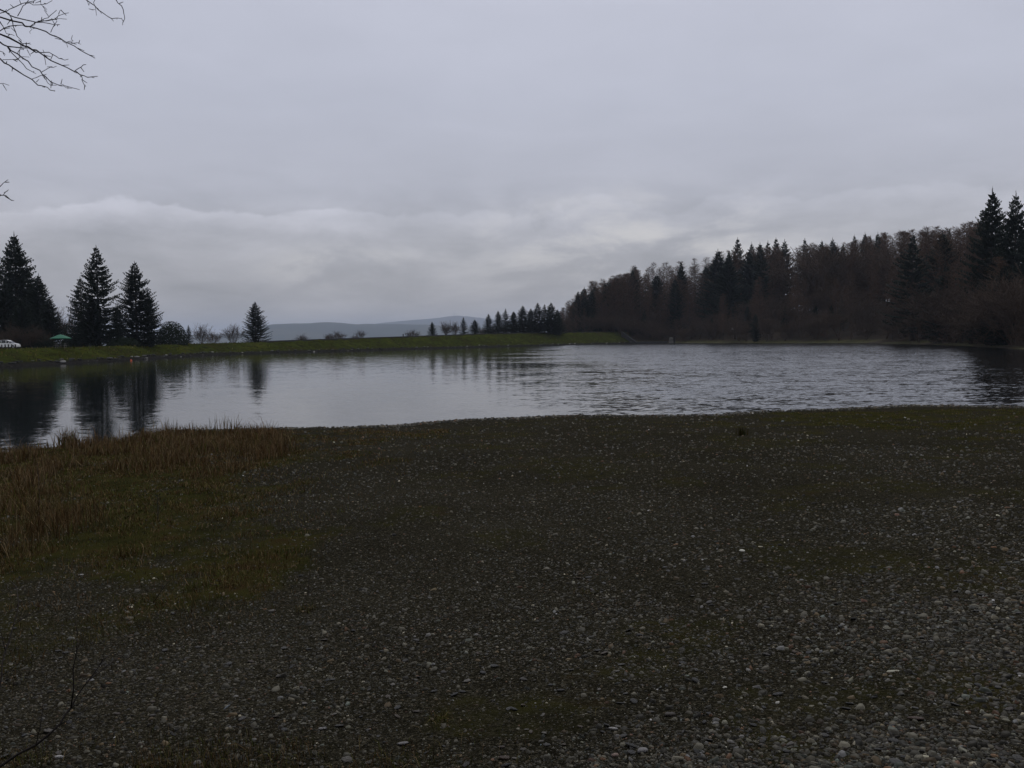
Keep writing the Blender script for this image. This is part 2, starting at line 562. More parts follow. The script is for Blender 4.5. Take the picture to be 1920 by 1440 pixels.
# ---- water
def mat_water():
    mt, t = material('reservoir_water')
    p = t.pos()
    px_, py_, pz_ = t.sep(p)
    big = t.noise(t.v('MULTIPLY', p, (0.035, 0.055, 0.0)), 1.0, 3, 0.55)
    bandn = t.noise(t.v('MULTIPLY', p, (0.012, 0.075, 0.0)), 1.0, 3, 0.6)
    wind = t.step(t.m('ADD', px_, t.m('MULTIPLY', t.m('SUBTRACT', big, 0.5), 34.0)), -3.0, 17.0)
    wind = t.m('MULTIPLY', wind, t.m('ADD', 0.55, t.m('MULTIPLY', bandn, 0.9)))
    shelter = t.step(t.m('SUBTRACT', px_, t.m('MULTIPLY', py_, 0.49)), -2.5, 2.0)
    wind = t.m('MULTIPLY', wind, t.m('SUBTRACT', 1.0, t.m('MULTIPLY', shelter, 0.52)))
    amp = t.m('ADD', 0.045, t.m('MULTIPLY', wind, 0.46))
    half = (0.5, 0.5, 0.5)
    a = t.v('SUBTRACT', t.noise(t.v('MULTIPLY', p, (0.42, 0.80, 0.0)), 1.0, 2, 0.5, color=True), half)
    b = t.v('SUBTRACT', t.noise(t.v('MULTIPLY', t.v('ADD', p, (13.0, 5.0, 0.0)), (1.9, 3.2, 0.0)), 1.0, 2, 0.55, color=True), half)
    c = t.v('SUBTRACT', t.noise(t.v('MULTIPLY', t.v('ADD', p, (3.0, 25.0, 0.0)), (4.0, 7.0, 0.0)), 1.0, 2, 0.5, color=True), half)
    s = t.v('ADD', t.v('SCALE', a, 0.5), t.v('ADD', t.v('SCALE', b, 0.85), t.v('SCALE', c, 0.9)))
    s = t.v('ADD', t.v('MULTIPLY', s, (0.5, 1.0, 0.0)), t.comb(0.0, t.m('MULTIPLY', wind, -0.13), 0.0))   # at this low angle the near faces of the waves are what one sees
    s = t.v('SCALE', s, amp)
    nrm = t.v('NORMALIZE', t.v('ADD', s, (0.0, 0.0, 1.0)))
    t.bsdf((0.008, 0.010, 0.010), 0.05, nrm, spec=0.5, IOR=1.333)
    return mt


lk = np.array(LAKE)
c = lk.mean(0)
ext = c + (lk - c) * 1.0
dirs = lk - c; ln = np.linalg.norm(dirs, axis=1, keepdims=True)
ext = lk + dirs / ln * 3.0                       # the sheet runs a little way under the banks
wm = MB()
wm.add([(x, y, 0.0) for x, y in ext], [tuple(range(len(ext)))])
water = new_obj('lake_water', wm.mesh('lake_water', mat_water()), kind='structure', label='grey rippled water of the reservoir')

# ---- far hills, seen over the embankment
def mat_hill():
    mt, t = material('moorland')
    p = t.pos()
    a = t.noise(t.v('MULTIPLY', p, (0.0015, 0.0015, 0.006)), 1.0, 5, 0.65)
    v = t.sep(t.voro(p, 0.0017, 'F1', 'Color'))[0]
    col = t.ramp(t.m('ADD', t.m('MULTIPLY', a, 0.7), t.m('MULTIPLY', v, 0.3)), [(0.35, (0.022, 0.030, 0.018)), (0.5, (0.045, 0.048, 0.026)), (0.65, (0.065, 0.052, 0.034))])
    t.bsdf(col, 0.95, spec=0.05)
    return mt


M_HILL = mat_hill()


def hill(name, prof, D, depth, label, seed):
    px = np.linspace(prof[0][0], prof[-1][0], 220)
    py = np.interp(px, [q[0] for q in prof], [q[1] for q in prof])
    top = at_depth(px, py, D)
    zt = top[:, 2] + 6 * (fbm(px * 0.05, px * 0 + seed, seed) - 0.5)
    s = np.linspace(-1, 1, 41)
    V = []
    for k in s:
        Dk = D + k * depth
        x = top[:, 0] + 0 * k
        bump = np.cos(np.clip(k, -1, 1) * math.pi / 2) ** 1.3
        z = -14 + (zt + 14) * bump + (1 - abs(k)) * abs(k) * 60 * (fbm(px * 0.03 + k * 3, px * 0 + k * 5, seed + 2) - 0.5)
        V.append(np.stack([x, np.full_like(x, Dk), z], -1))
    V = np.concatenate(V)
    n = len(px)
    ii = np.arange(41 * n).reshape(41, n)
    q = np.stack([ii[:-1, :-1], ii[:-1, 1:], ii[1:, 1:], ii[1:, :-1]], -1).reshape(-1, 4)
    return new_obj(name, big_mesh(name, V, q, M_HILL, True), kind='structure', label=label)


hill('hill', [(150, 641), (250, 634), (330, 629), (420, 626), (480, 624), (496, 619), (508, 612), (522, 608), (560, 606.5), (585, 606.5), (617, 604), (640, 605),
              (664, 608), (690, 607), (740, 607.5), (800, 609), (900, 615), (1000, 622), (1150, 634)], 8600, 1800, 'nearer blue grey hill with a flat top behind the embankment', 3)
hill('hill', [(600, 634), (660, 614), (700, 608), (730, 604), (780, 600), (825, 596), (840, 593.5), (858, 592), (880, 593.5), (905, 597), (960, 603), (1040, 611), (1150, 620), (1250, 633)],
     14000, 2200, 'farther blue hill carrying a mast above the embankment', 8)

# ------------------------------------------------------------------ vegetation builders
def mat_foliage(name, a, b, rough=0.7, spec=0.2):
    mt, t = material(name)
    r = t.node('ShaderNodeObjectInfo').outputs['Random']
    n = t.noise(t.node('ShaderNodeTexCoord').outputs['Object'], 0.9, 3)
    f = t.m('ADD', t.m('MULTIPLY', r, 0.55), t.m('MULTIPLY', n, 0.5), clamp=True)
    t.bsdf(t.mix(f, a, b), rough, spec=spec)
    return mt


M_NEEDLE = mat_foliage('spruce_needles', (0.013, 0.020, 0.015), (0.028, 0.038, 0.026), 0.8, 0.1)
M_LARCH = mat_foliage('larch_twigs', (0.060, 0.040, 0.028), (0.118, 0.074, 0.048), 0.9, 0.1)
M_BARE = mat_foliage('bare_twigs', (0.046, 0.034, 0.025), (0.085, 0.060, 0.043), 0.9, 0.1)
M_BARK = mat_foliage('bark', (0.045, 0.038, 0.032), (0.075, 0.066, 0.058), 0.95, 0.1)
M_LEAF = mat_foliage('evergreen_leaves', (0.012, 0.018, 0.011), (0.024, 0.033, 0.018), 0.8, 0.06)


def trunk_mesh(H, r0, lean=0.0, n=7):
    mb = MB()
    k = 7
    pts = [(lean * math.sin(i / k * 2), lean * 0.6 * math.sin(i / k * 3), H * i / k) for i in range(k + 1)]
    mb.tube(pts, [r0 * (1.25 if i == 0 else 1) * (1 - 0.93 * i / k) for i in range(k + 1)], n)
    return mb.mesh('trunk', M_BARK, True)


def spruce_mesh(seed, H=15.0, R=4.2, low=0.05, dens=1.0, ragged=0.0, up=0.30):
    g = np.random.default_rng(seed)
    V, Fc = [], []

    def tri(a, b, c):
        k = len(V); V.extend((a, b, c)); Fc.append((k, k + 1, k + 2))
    z = H * low
    off = 0.0
    while z < H * 0.962:
        t = z / H
        nb = max(3, int((4 + 3 * (1 - t)) * dens + g.random()))
        off += 0.9
        for k in range(nb):
            az = off + 2 * math.pi * k / nb + g.normal(0, 0.25)
            L = R * (1 - t) ** 0.74 * g.uniform(0.74, 1.12) + 0.03
            if g.random() < ragged:
                L *= g.uniform(0.25, 0.7)
            L *= min(1.0, (1 - t) / 0.28) ** 0.42
            if t < 0.14:
                L *= 0.80
            zz = z + g.normal(0, 0.10)
            rise = (-0.22 + 0.75 * t) + g.normal(0, 0.08)
            d = np.array([math.cos(az), math.sin(az), 0.0]); side = np.array([-d[1], d[0], 0.0])
            n = max(3, int(2 + L * 3.2))
            prev = None
            for j in range(n + 1):
                s = j / n
                p = np.array([0, 0, zz]) + d * (L * s) + np.array([0, 0, L * (rise * s - 0.18 * s + (up + 0.12) * s * s * (1 - 0.5 * t))])
                p += g.normal(0, 0.02, 3)
                if prev is not None:
                    wd = 0.10 * (1 - s) + 0.03
                    # twig core
                    tri(prev + side * wd, prev - side * wd, p)
                    tri(prev + np.array([0, 0, wd]), prev - np.array([0, 0, wd * 1.3]), p)
                    for sg in (-1, 1):
                        sl = (0.60 * (1 - s) + 0.20) * min(1.0, L / 1.6 + 0.25) * g.uniform(0.65, 1.2)
                        q = p + (side * sg * 0.72 + d * 0.62) * sl + np.array([0, 0, -0.14 * sl + g.normal(0, 0.06)])
                        wv = d * 0.15 + np.array([0, 0, 0.05])
                        tri(p + wv, p - wv, q)
                        m_ = (p + q) / 2
                        tri(m_ + np.array([0, 0, 0.07]), m_ - np.array([0, 0, 0.24]) - d * 0.08, q)
                        if s < 0.75 and g.random() < 0.6:       # hanging sprays
                            tri(p + side * sg * 0.10, p + side * sg * 0.28 * sl, p + side * sg * 0.2 * sl + d * 0.1 - np.array([0, 0, 0.48 * sl + 0.12]))
                prev = p
        z += (0.44 - 0.16 * t) / dens * g.uniform(0.8, 1.2)
    for k in range(10):      # leader
        a = g.uniform(0, 6.28); q = np.array([0, 0, H * 0.99 - 0.07 * k])
        tri(q + np.array([0.03, 0, 0]), q - np.array([0.03, 0, 0]), q + np.array([0.16 * math.cos(a), 0.16 * math.sin(a), 0.12]))
    tri(np.array([0.06, 0, H * .96]), np.array([-0.06, 0, H * .96]), np.array([0, 0, H + 0.15]))
    tri(np.array([0, 0.06, H * .96]), np.array([0, -0.06, H * .96]), np.array([0, 0, H + 0.15]))
    return big_mesh('crown', np.array(V), np.array(Fc), M_NEEDLE)


def larch_mesh(seed, H=18.0, R=2.3, low=0.22):
    g = np.random.default_rng(seed)
    V, Fc = [], []

    def strip(a, b, wd):
        t = b - a; s = np.cross(t, g.normal(0, 1, 3)); s /= np.linalg.norm(s) + 1e-9
        k = len(V); V.extend((a + s * wd, a - s * wd, b)); Fc.append((k, k + 1, k + 2))
    z = H * low
    while z < H * 0.99:
        t = (z / H - low) / (1 - low)
        for k in range(4):
            az = g.uniform(0, 6.283)
            L = R * (1 - t) ** 0.62 * g.uniform(0.55, 1.15) + 0.15
            d = np.array([math.cos(az), math.sin(az), 0.0])
            rise = 0.05 + 0.55 * t + g.normal(0, 0.12)
            n = max(3, int(L * 3.4))
            p0 = np.array([0, 0, z])
            prev = p0
            for j in range(1, n + 1):
                s = j / n
                p = p0 + d * L * s + np.array([0, 0, L * (rise * s + 0.22 * s * s)]) + g.normal(0, 0.03, 3)
                strip(prev, p, 0.035 * (1.2 - s)); prev = p
                for q in range(3):
                    e = d * g.uniform(0.1, 0.7) + g.normal(0, 0.45, 3) + np.array([0, 0, 0.12])
                    strip(p, p + e * (0.62 * (1.15 - 0.6 * s)), 0.028)
        z += (0.36 - 0.1 * t) * g.uniform(0.7, 1.2)
    return big_mesh('crown', np.array(V), np.array(Fc), M_LARCH)


def bare_mesh(seed, H=7.0, spread=0.5, depth=5, stems=4, w0=0.07, mat=None, fine=0.018, low=False, fan=0.25):
    g = np.random.default_rng(seed)
    V, Fc = [], []

    def strip(a, b, w1, w2):
        t = b - a; s = np.cross(t, g.normal(0, 1, 3)); s /= np.linalg.norm(s) + 1e-9
        u = np.cross(t, s); u /= np.linalg.norm(u) + 1e-9
        k = len(V)
        V.extend((a + s * w1, a - .5 * s * w1 + .87 * u * w1, a - .5 * s * w1 - .87 * u * w1, b + s * w2, b - .5 * s * w2 + .87 * u * w2, b - .5 * s * w2 - .87 * u * w2))
        for i in range(3):
            j = (i + 1) % 3
            Fc.append((k + i, k + j, k + 3 + j)); Fc.append((k + i, k + 3 + j, k + 3 + i))

    def grow(p, d, L, wd, lev):
        n = 3
        for i in range(n):
            d = d + g.normal(0, 0.13, 3) + np.array([0, 0, 0.05]); d /= np.linalg.norm(d)
            q = p + d * L / n
            strip(p, q, max(wd, fine), max(wd * 0.8, fine * 0.8)); wd *= 0.82
            p = q
            if lev > 0 and (i > 0 or lev < depth or low):
                for _ in range(1 if i < n - 1 else 2):
                    e = d + g.normal(0, spread, 3); e[2] += 0.12; e /= np.linalg.norm(e)
                    grow(p, e, L * g.uniform(0.55, 0.8), wd * 0.7, lev - 1)
    for s in range(stems):
        d = np.array([g.normal(0, fan), g.normal(0, fan), 1.0]); d /= np.linalg.norm(d)
        grow(np.array([g.normal(0, 0.15), g.normal(0, 0.15), 0.0]), d, H * 0.40 * g.uniform(0.8, 1.1), w0, depth)
    V = np.array(V); V[:, 2] *= H / V[:, 2].max()
    return big_mesh('crown', V, np.array(Fc), mat or M_BARE)


def dome_mesh(seed, R=1.0, Hh=1.0, n=5200, leaf=0.085):
    """rounded evergreen bush: leaves spread through the outer shell of a lumpy dome"""
    g = np.random.default_rng(seed)
    d = g.normal(0, 1, (n, 3)); d[:, 2] = np.abs(d[:, 2]) * 0.95 - 0.15; d /= np.linalg.norm(d, axis=1, keepdims=True)
    lump = 0.90 + 0.20 * fbm(d[:, 0] * 2.5 + 4 + d[:, 2] * 2, d[:, 1] * 2.5 + seed, seed)
    rr = lump * (1 - 0.32 * g.random(n) ** 2)
    P = d * rr[:, None] * np.array([R, R, Hh])
    P[:, 2] = np.maximum(P[:, 2], 0.01)
    a = np.cross(d, g.normal(0, 1, (n, 3))); a /= np.linalg.norm(a, axis=1, keepdims=True)
    b = np.cross(d, a) + d * g.normal(0, 0.7, (n, 1))
    s = leaf * g.uniform(0.6, 1.4, (n, 1))
    V = np.stack([P - a * s, P + b * s * 0.5, P + a * s, P - b * s * 0.5], 1).reshape(-1, 3)
    return big_mesh('foliage', V, np.arange(4 * n).reshape(n, 4), M_LEAF)


SPR = [dict(c=spruce_mesh(11, 15, 4.5, 0.05, 1.0, 0.05), t=trunk_mesh(14.7, 0.24)),
       dict(c=spruce_mesh(12, 15, 4.1, 0.06, 0.95, 0.10, 0.36), t=trunk_mesh(14.7, 0.22)),
       dict(c=spruce_mesh(13, 15, 4.3, 0.04, 1.1, 0.08), t=trunk_mesh(14.7, 0.24)),
       dict(c=spruce_mesh(14, 15, 3.4, 0.10, 0.85, 0.25, 0.34), t=trunk_mesh(14.7, 0.2)),
       dict(c=spruce_mesh(15, 15, 5.0, 0.03, 1.0, 0.04, 0.40), t=trunk_mesh(14.7, 0.26))]
LAR = [dict(c=larch_mesh(21, 18, 3.0, 0.12), t=trunk_mesh(17.6, 0.17, 0.1, 5)), dict(c=larch_mesh(22, 18, 2.6, 0.20), t=trunk_mesh(17.6, 0.16, 0.15, 5)),
       dict(c=larch_mesh(23, 18, 3.3, 0.10), t=trunk_mesh(17.6, 0.18, 0.1, 5)), dict(c=larch_mesh(24, 18, 2.4, 0.28), t=trunk_mesh(17.6, 0.15, 0.2, 5))]
BAR = [dict(c=bare_mesh(31, 7, 0.50, 4, 4), H=7), dict(c=bare_mesh(32, 7, 0.62, 4, 5), H=7), dict(c=bare_mesh(33, 7, 0.42, 4, 4), H=7), dict(c=bare_mesh(34, 7, 0.7, 4, 6), H=7)]

SHRUB = [dict(c=bare_mesh(131, 7, 0.36, 3, 16, 0.05, low=True, fan=0.5), H=7), dict(c=bare_mesh(132, 7, 0.42, 3, 18, 0.05, low=True, fan=0.75), H=7),
         dict(c=bare_mesh(133, 7, 0.30, 3, 14, 0.05, low=True, fan=0.35), H=7), dict(c=bare_mesh(134, 7, 0.45, 3, 20, 0.05, low=True, fan=0.9), H=7)]


def place(kind, var, X, Y, H, wide, rz, name, label, group=None, cat='tree', sink=0.15):
    """one tree: an Empty at the foot, trunk and crown below it"""
    src = {'spruce': SPR, 'larch': LAR, 'bare': BAR, 'shrub': SHRUB}[kind][var]
    base = {'spruce': 15.0, 'larch': 18.0, 'bare': 7.0, 'shrub': 7.0}[kind]
    s = H / base
    o = new_obj(name, None, None, label, cat, group)
    o.location = (X, Y, ground_z(X, Y) - sink); o.rotation_euler = (0, 0, rz); o.scale = (s * wide, s * wide, s)
    if 't' in src:
        new_obj('trunk', src['t'], o)
        new_obj('crown', src['c'], o)
    else:
        new_obj('branches', src['c'], o)
    return o


def place_px(kind, var, px, top, D, wide, name, label, group=None, cat='tree', rz=None, sink=0.15):
    """tree at image column px and distance D whose tip reaches image row top"""
    q = at_depth(np.array(px, float), np.array(top, float), D)
    X, Y = float(q[0]), float(q[1])
    H = float(q[2]) - ground_z(X, Y) + sink
    return place(kind, var, X, Y, H, wide, random.uniform(0, 6.28) if rz is None else rz, name, label, group, cat, sink)


# ---- conifers on the left bank
place_px('spruce', 2, 26, 434, 205, 1.15, 'spruce_tree', 'tallest dark spruce at the far left edge above the white car')
place_px('spruce', 0, -22, 452, 215, 1.1, 'spruce_tree', 'dark spruce cut off by the left edge behind the tallest one')
place_px('spruce', 2, 72, 512, 200, 1.15, 'spruce_tree', 'bushy dark spruce with a blunt top right of the tallest left spruce')
place_px('spruce', 4, 50, 498, 215, 1.15, 'spruce_tree', 'dark spruce wedged between the tallest left spruce and the blunt one')
place_px('spruce', 0, 92, 556, 190, 1.3, 'spruce_tree', 'low dark spruce on the sloping right flank of the left clump')
place_px('spruce', 4, 8, 530, 190, 1.4, 'spruce_tree', 'low dark spruce under the tallest one behind the car')
place_px('spruce', 2, 40, 560, 188, 1.5, 'spruce_tree', 'low broad spruce in the shade between car and parasol')
place_px('shrub', 1, 28, 596, 180, 1.2, 'bare_shrub', 'brown leafless shrub in front of the dark left spruces', cat='shrub')
place_px('shrub', 3, 60, 606, 182, 1.2, 'bare_shrub', 'brown leafless shrub left of the green parasol', cat='shrub')
place_px('shrub', 0, 116, 574, 205, 1.1, 'bare_shrub', 'purplish leafless tree between the left clump and the first lone spruce', cat='shrub')
place_px('shrub', 2, 134, 592, 205, 1.2, 'bare_shrub', 'leafless shrub just left of the twin topped spruce', cat='shrub')
place_px('spruce', 1, 180, 459, 182, 1.22, 'spruce_tree', 'tall open branched spruce rising behind the green parasol')
place_px('spruce', 3, 150, 518, 184, 1.5, 'spruce_tree', 'ragged thin conifer leaning against the tall open spruce on its left')
place_px('spruce', 4, 172, 560, 180, 1.5, 'spruce_tree', 'low bushy spruce at the foot of the tall open one')
place_px('spruce', 4, 252, 489, 186, 1.15, 'spruce_tree', 'broad spruce with upswept branches left of the dome bush')
place_px('spruce', 0, 277, 545, 188, 1.15, 'spruce_tree', 'shorter dark spruce tucked against the right side of the broad one')
place_px('spruce', 2, 220, 575, 192, 1.3, 'spruce_tree', 'low dark spruce filling the gap between the two tall left spruces')


def bush(px, top, D, Rpx, label, seed, name='dome_bush', n=5200):
    q = at_depth(np.array(float(px)), np.array(float(top)), D)
    X, Y = float(q[0]), float(q[1]); gz_ = ground_z(X, Y) - 0.1
    R = Rpx * D / F; Hh = float(q[2]) - gz_
    o = new_obj(name, None, None, label, 'bush'); o.location = (X, Y, gz_)
    new_obj('foliage', dome_mesh(seed, R, Hh, n, 0.17), o)
    mb = MB()
    for k in range(5):
        a = k * 1.3
        mb.tube([(0.1 * math.cos(a), 0.1 * math.sin(a), 0), (R * 0.45 * math.cos(a), R * 0.45 * math.sin(a), Hh * 0.6)], [0.09, 0.03], 5)
    new_obj('stem', mb.mesh('stem', M_BARK), o)
    return o


bush(322, 603, 207, 27, 'dark rounded evergreen bush like a dome right of the lone spruces', 3)
bush(140, 628, 186, 26, 'low dark evergreen bush behind the green parasol', 5)
bush(232, 632, 182, 30, 'low dark evergreen bush under the broad spruce', 6)
bush(75, 628, 184, 26, 'low dark evergreen bush between the car and the parasol', 7)
place_px('spruce', 3, 353, 609, 235, 1.4, 'spruce_tree', 'small thin conifer just right of the dome bush')
place_px('shrub', 0, 378, 604, 240, 0.9, 'bare_shrub', 'pale leafless shrub between the dome bush and the lone spruce', cat='shrub')
place_px('shrub', 3, 400, 620, 250, 1.2, 'bare_shrub', 'low grey leafless shrub midway to the lone spruce', cat='shrub')
place_px('shrub', 2, 436, 604, 246, 1.0, 'bare_shrub', 'tall pale leafless shrub just left of the lone spruce', cat='shrub')
place_px('spruce', 4, 478, 565, 243, 1.35, 'spruce_tree', 'lone dense spruce standing on the embankment left of the hills')
for px, top, D, v, wd, lb in ((566, 623, 268, 1, 1.3, 'small leafless shrub on the crest nearest to the lone spruce'),
                              (632, 619, 276, 3, 1.5, 'dark low shrub under the flat topped hill'),
                              (664, 626, 280, 1, 1.4, 'lowest leafless shrub along the crest right of the dark one'),
                              (616, 625, 276, 0, 1.4, 'thin leafless shrub touching the dark low shrub on its left'),
                              (676, 617, 280, 2, 1.0, 'pale upright leafless shrub on the crest'),
                              (773, 616, 310, 3, 1.3, 'spreading leafless shrub left of the small crest spruce'),
                              (836, 600, 318, 0, 1.0, 'leafless tree immediately right of the small crest spruce'),
                              (852, 601, 318, 2, 1.0, 'leafless tree standing beneath the hilltop mast')):
    place_px('shrub', v, px, top, D, wd, 'bare_shrub', lb, cat='shrub')
place_px('spruce', 4, 810, 603, 312, 1.25, 'spruce_tree', 'small solitary spruce on the crest left of the bare trees')
for px, top, D, v, wd, lb in ((869, 594, 320, 3, 1.2, 'slim young spruce just right of the bare trees on the crest'),
                              (890, 599, 322, 4, 1.4, 'squat young spruce starting the row of young spruces'),
                              (916, 588, 330, 1, 1.2, 'first taller spruce in the row behind the embankment'),
                              (934, 582, 334, 0, 1.0, 'pointed spruce second in the row behind the embankment'),
                              (948, 578, 336, 3, 1.2, 'thin spruce with a needle like tip in the row'),
                              (963, 583, 338, 2, 1.3, 'bushy spruce left of the tallest pair in the row'),
                              (980, 572, 340, 0, 1.2, 'leading tall spruce left of centre in the row'),
                              (995, 578, 344, 4, 1.1, 'spruce directly right of the leading tall one'),
                              (1008, 567, 344, 1, 1.25, 'highest spruce of the row behind the embankment'),
                              (1021, 570, 346, 3, 1.3, 'narrow spruce between the two highest of the row'),
                              (1033, 566, 348, 0, 1.2, 'last high spruce of the row before the brown wood'),
                              (1045, 580, 350, 2, 1.2, 'end spruce of the row touching the brown wood')):
    place_px('spruce', v, px, top, D, wd * 1.28, 'spruce_tree', lb)

for k, (px, top) in enumerate(((905, 612), (925, 608), (945, 606), (968, 604), (990, 602), (1012, 600), (1034, 598), (1052, 592))):
    place_px('shrub', k % 4, px, top, 334 + k * 5, 1.5, 'bare_shrub', 'brown leafless shrub at the foot of the spruce row behind the embankment', 'shrubs under the spruce row', cat='shrub')

# ---- the wood on the right
TOP_PX = np.array([1040, 1060, 1085, 1110, 1140, 1170, 1190, 1215, 1245, 1275, 1300, 1325, 1350, 1385, 1410, 1450, 1500, 1560, 1600, 1650, 1700, 1750, 1800, 1840, 1900, 2000])
TOP_Y = np.array([585, 572, 551, 538, 530, 522, 510, 505, 498, 494, 489, 487, 476, 468, 462, 458, 457, 455, 448, 444, 442, 440, 434, 428, 430, 430])

TOP_Y = TOP_Y - 13.0 * sstep(TOP_PX, 1580, 1720) - 4 - 11.0 * sstep(TOP_PX, 1060, 1120) * (1 - sstep(TOP_PX, 1320, 1400))
G = random.Random(5)
named = [('spruce', 4, 1084, 545, 402, 0.8, 'forked dark spruce near the low left end of the brown wood'),
         ('spruce', 2, 1166, 522, 425, 0.9, 'dark spruce half hidden among larches near the wing wall'),
         ('larch', 0, 1213, 506, 432, 1.0, 'see through larch above the wing wall, leftmost of the pale larches'),
         ('larch', 1, 1224, 508, 436, 1.0, 'see through larch second from the left above the wing wall'),
         ('larch', 3, 1238, 505, 440, 1.0, 'thin larch beside a dense one above the concrete block'),
         ('larch', 2, 1244, 494, 430, 0.9, 'dense larch with a pointed top above the concrete block'),
         ('spruce', 1, 1277, 489, 425, 0.9, 'dark spruce with a lopsided tuft at the top left of the great dome spruce'),
         ('spruce', 2, 1346, 466, 385, 1.25, 'dense dark spruce with a rounded top left of the tallest ridge spruce'),
         ('spruce', 1, 1383, 444, 400, 0.95, 'tallest pointed spruce on the skyline in the middle of the wood'),
         ('spruce', 3, 1367, 470, 398, 1.2, 'narrow spruce between the rounded one and the tallest pointed one'),
         ('spruce', 0, 1409, 453, 402, 0.9, 'skyline spruce first to the right of the tallest pointed one'),
         ('spruce', 2, 1425, 453, 404, 0.95, 'skyline spruce second to the right of the tallest pointed one'),
         ('spruce', 3, 1440, 450, 402, 1.2, 'thin skyline spruce third to the right of the tallest pointed one'),
         ('spruce', 1, 1455, 444, 400, 0.95, 'second tallest skyline spruce of the wood'),
         ('spruce', 0, 1471, 448, 398, 1.0, 'skyline spruce just right of the second tallest one'),
         ('spruce', 3, 1509, 446, 396, 1.3, 'branchy skyline spruce alone after a gap'),
         ('spruce', 4, 1541, 450, 394, 0.9, 'low skyline spruce left of the even brown stretch'),
         ('spruce', 0, 1561, 445, 392, 0.95, 'skyline spruce in the middle of the wood among larch tops'),
         ('spruce', 1, 1602, 439, 384, 0.8, 'skyline spruce left of the pair of small pointed tops'),
         ('spruce', 2, 1622, 434, 380, 0.85, 'left one of the pair of small pointed spruce tops'),
         ('spruce', 3, 1632, 440, 380, 0.9, 'right one of the pair of small pointed spruce tops'),
         ('spruce', 0, 1646, 434, 376, 0.85, 'last dark spruce top before the pale larch skyline')]
for kd, v, px, top, D, wd, lb in named:
    place_px(kd, v, px, top, D, wd, 'spruce_tree' if kd == 'spruce' else 'larch_tree', lb, 'named skyline trees of the wood')
# two giants at the right edge
place_px('spruce', 2, 1861, 351, 200, 0.98, 'spruce_tree', 'giant dark spruce near the right edge towering over the wood')
place_px('spruce', 0, 1905, 357, 190, 0.92, 'spruce_tree', 'giant dark spruce cut by the right edge beside its equal')
place_px('spruce', 2, 1884, 440, 195, 1.1, 'spruce_tree', 'dark spruce filling the foot of the gap between the two giants')
place_px('spruce', 4, 1935, 420, 180, 1.0, 'spruce_tree', 'dark spruce mostly outside the right edge below the giants')
place_px('spruce', 0, 1838, 490, 208, 1.2, 'spruce_tree', 'lower dark spruce on the left shoulder of the giants')

# unseen spruces added behind the viewpoint to shade the near ground: one mass
def raw(me):
    v = np.empty(len(me.vertices) * 3, np.float32); me.vertices.foreach_get('co', v)
    f = np.empty(len(me.loops), np.int32); me.loops.foreach_get('vertex_index', f)
    return v.reshape(-1, 3), f.reshape(-1, 3)


gw = np.random.default_rng(17)
VV, FF, off_ = [], [], 0
for k in range(20):
    a = math.pi + (k - 9.5) * 0.15 + gw.normal(0, 0.04)
    r_ = gw.uniform(9, 15) + (k % 2) * 6
    x_, y_ = r_ * math.sin(a), r_ * math.cos(a)
    v, f = raw(SPR[k % 3]['c'])
    h_ = gw.uniform(1.15, 1.5)
    v = v * np.array([0.95, 0.95, h_]) + np.array([x_, y_, ground_z(x_, y_) - 0.2])
    VV.append(v); FF.append(f + off_); off_ += len(v)
new_obj('added_shade_wood', big_mesh('added_shade_wood', np.concatenate(VV), np.concatenate(FF), M_NEEDLE), kind='stuff', label='unseen spruces added behind the viewpoint for shade')

fl = np.array(forest_line[2:])
seg = np.hypot(*np.diff(fl, axis=0).T); cum = np.concatenate([[0], np.cumsum(seg)])


def along(s, d):
    k = min(np.searchsorted(cum, s, side='right') - 1, len(seg) - 1)
    t = (fl[k + 1] - fl[k]) / seg[k]
    p = fl[k] + t * (s - cum[k])
    nrm_ = np.array([t[1], -t[0]])
    if nrm_[0] * 1.0 + nrm_[1] * 0.3 < 0:
        nrm_ = -nrm_
    return p + nrm_ * d


def lab(kd, px, row):
    zone = ('left of the concrete block' if px < 1250 else 'above the white board' if px < 1385 else
            'right of the tallest skyline spruce' if px < 1620 else 'left of the giant spruces' if px < 1835 else 'below the giant spruces')
    depth = 'front' if row < 3 else 'middle' if row < 7 else 'back'
    what = {'larch': 'brown leafless larch', 'spruce': 'dark spruce', 'bare': 'brown bare broadleaf'}[kd]
    return f'{what} in the {depth} of the wood {zone}', f'{kd} trees in the {depth} {zone}'


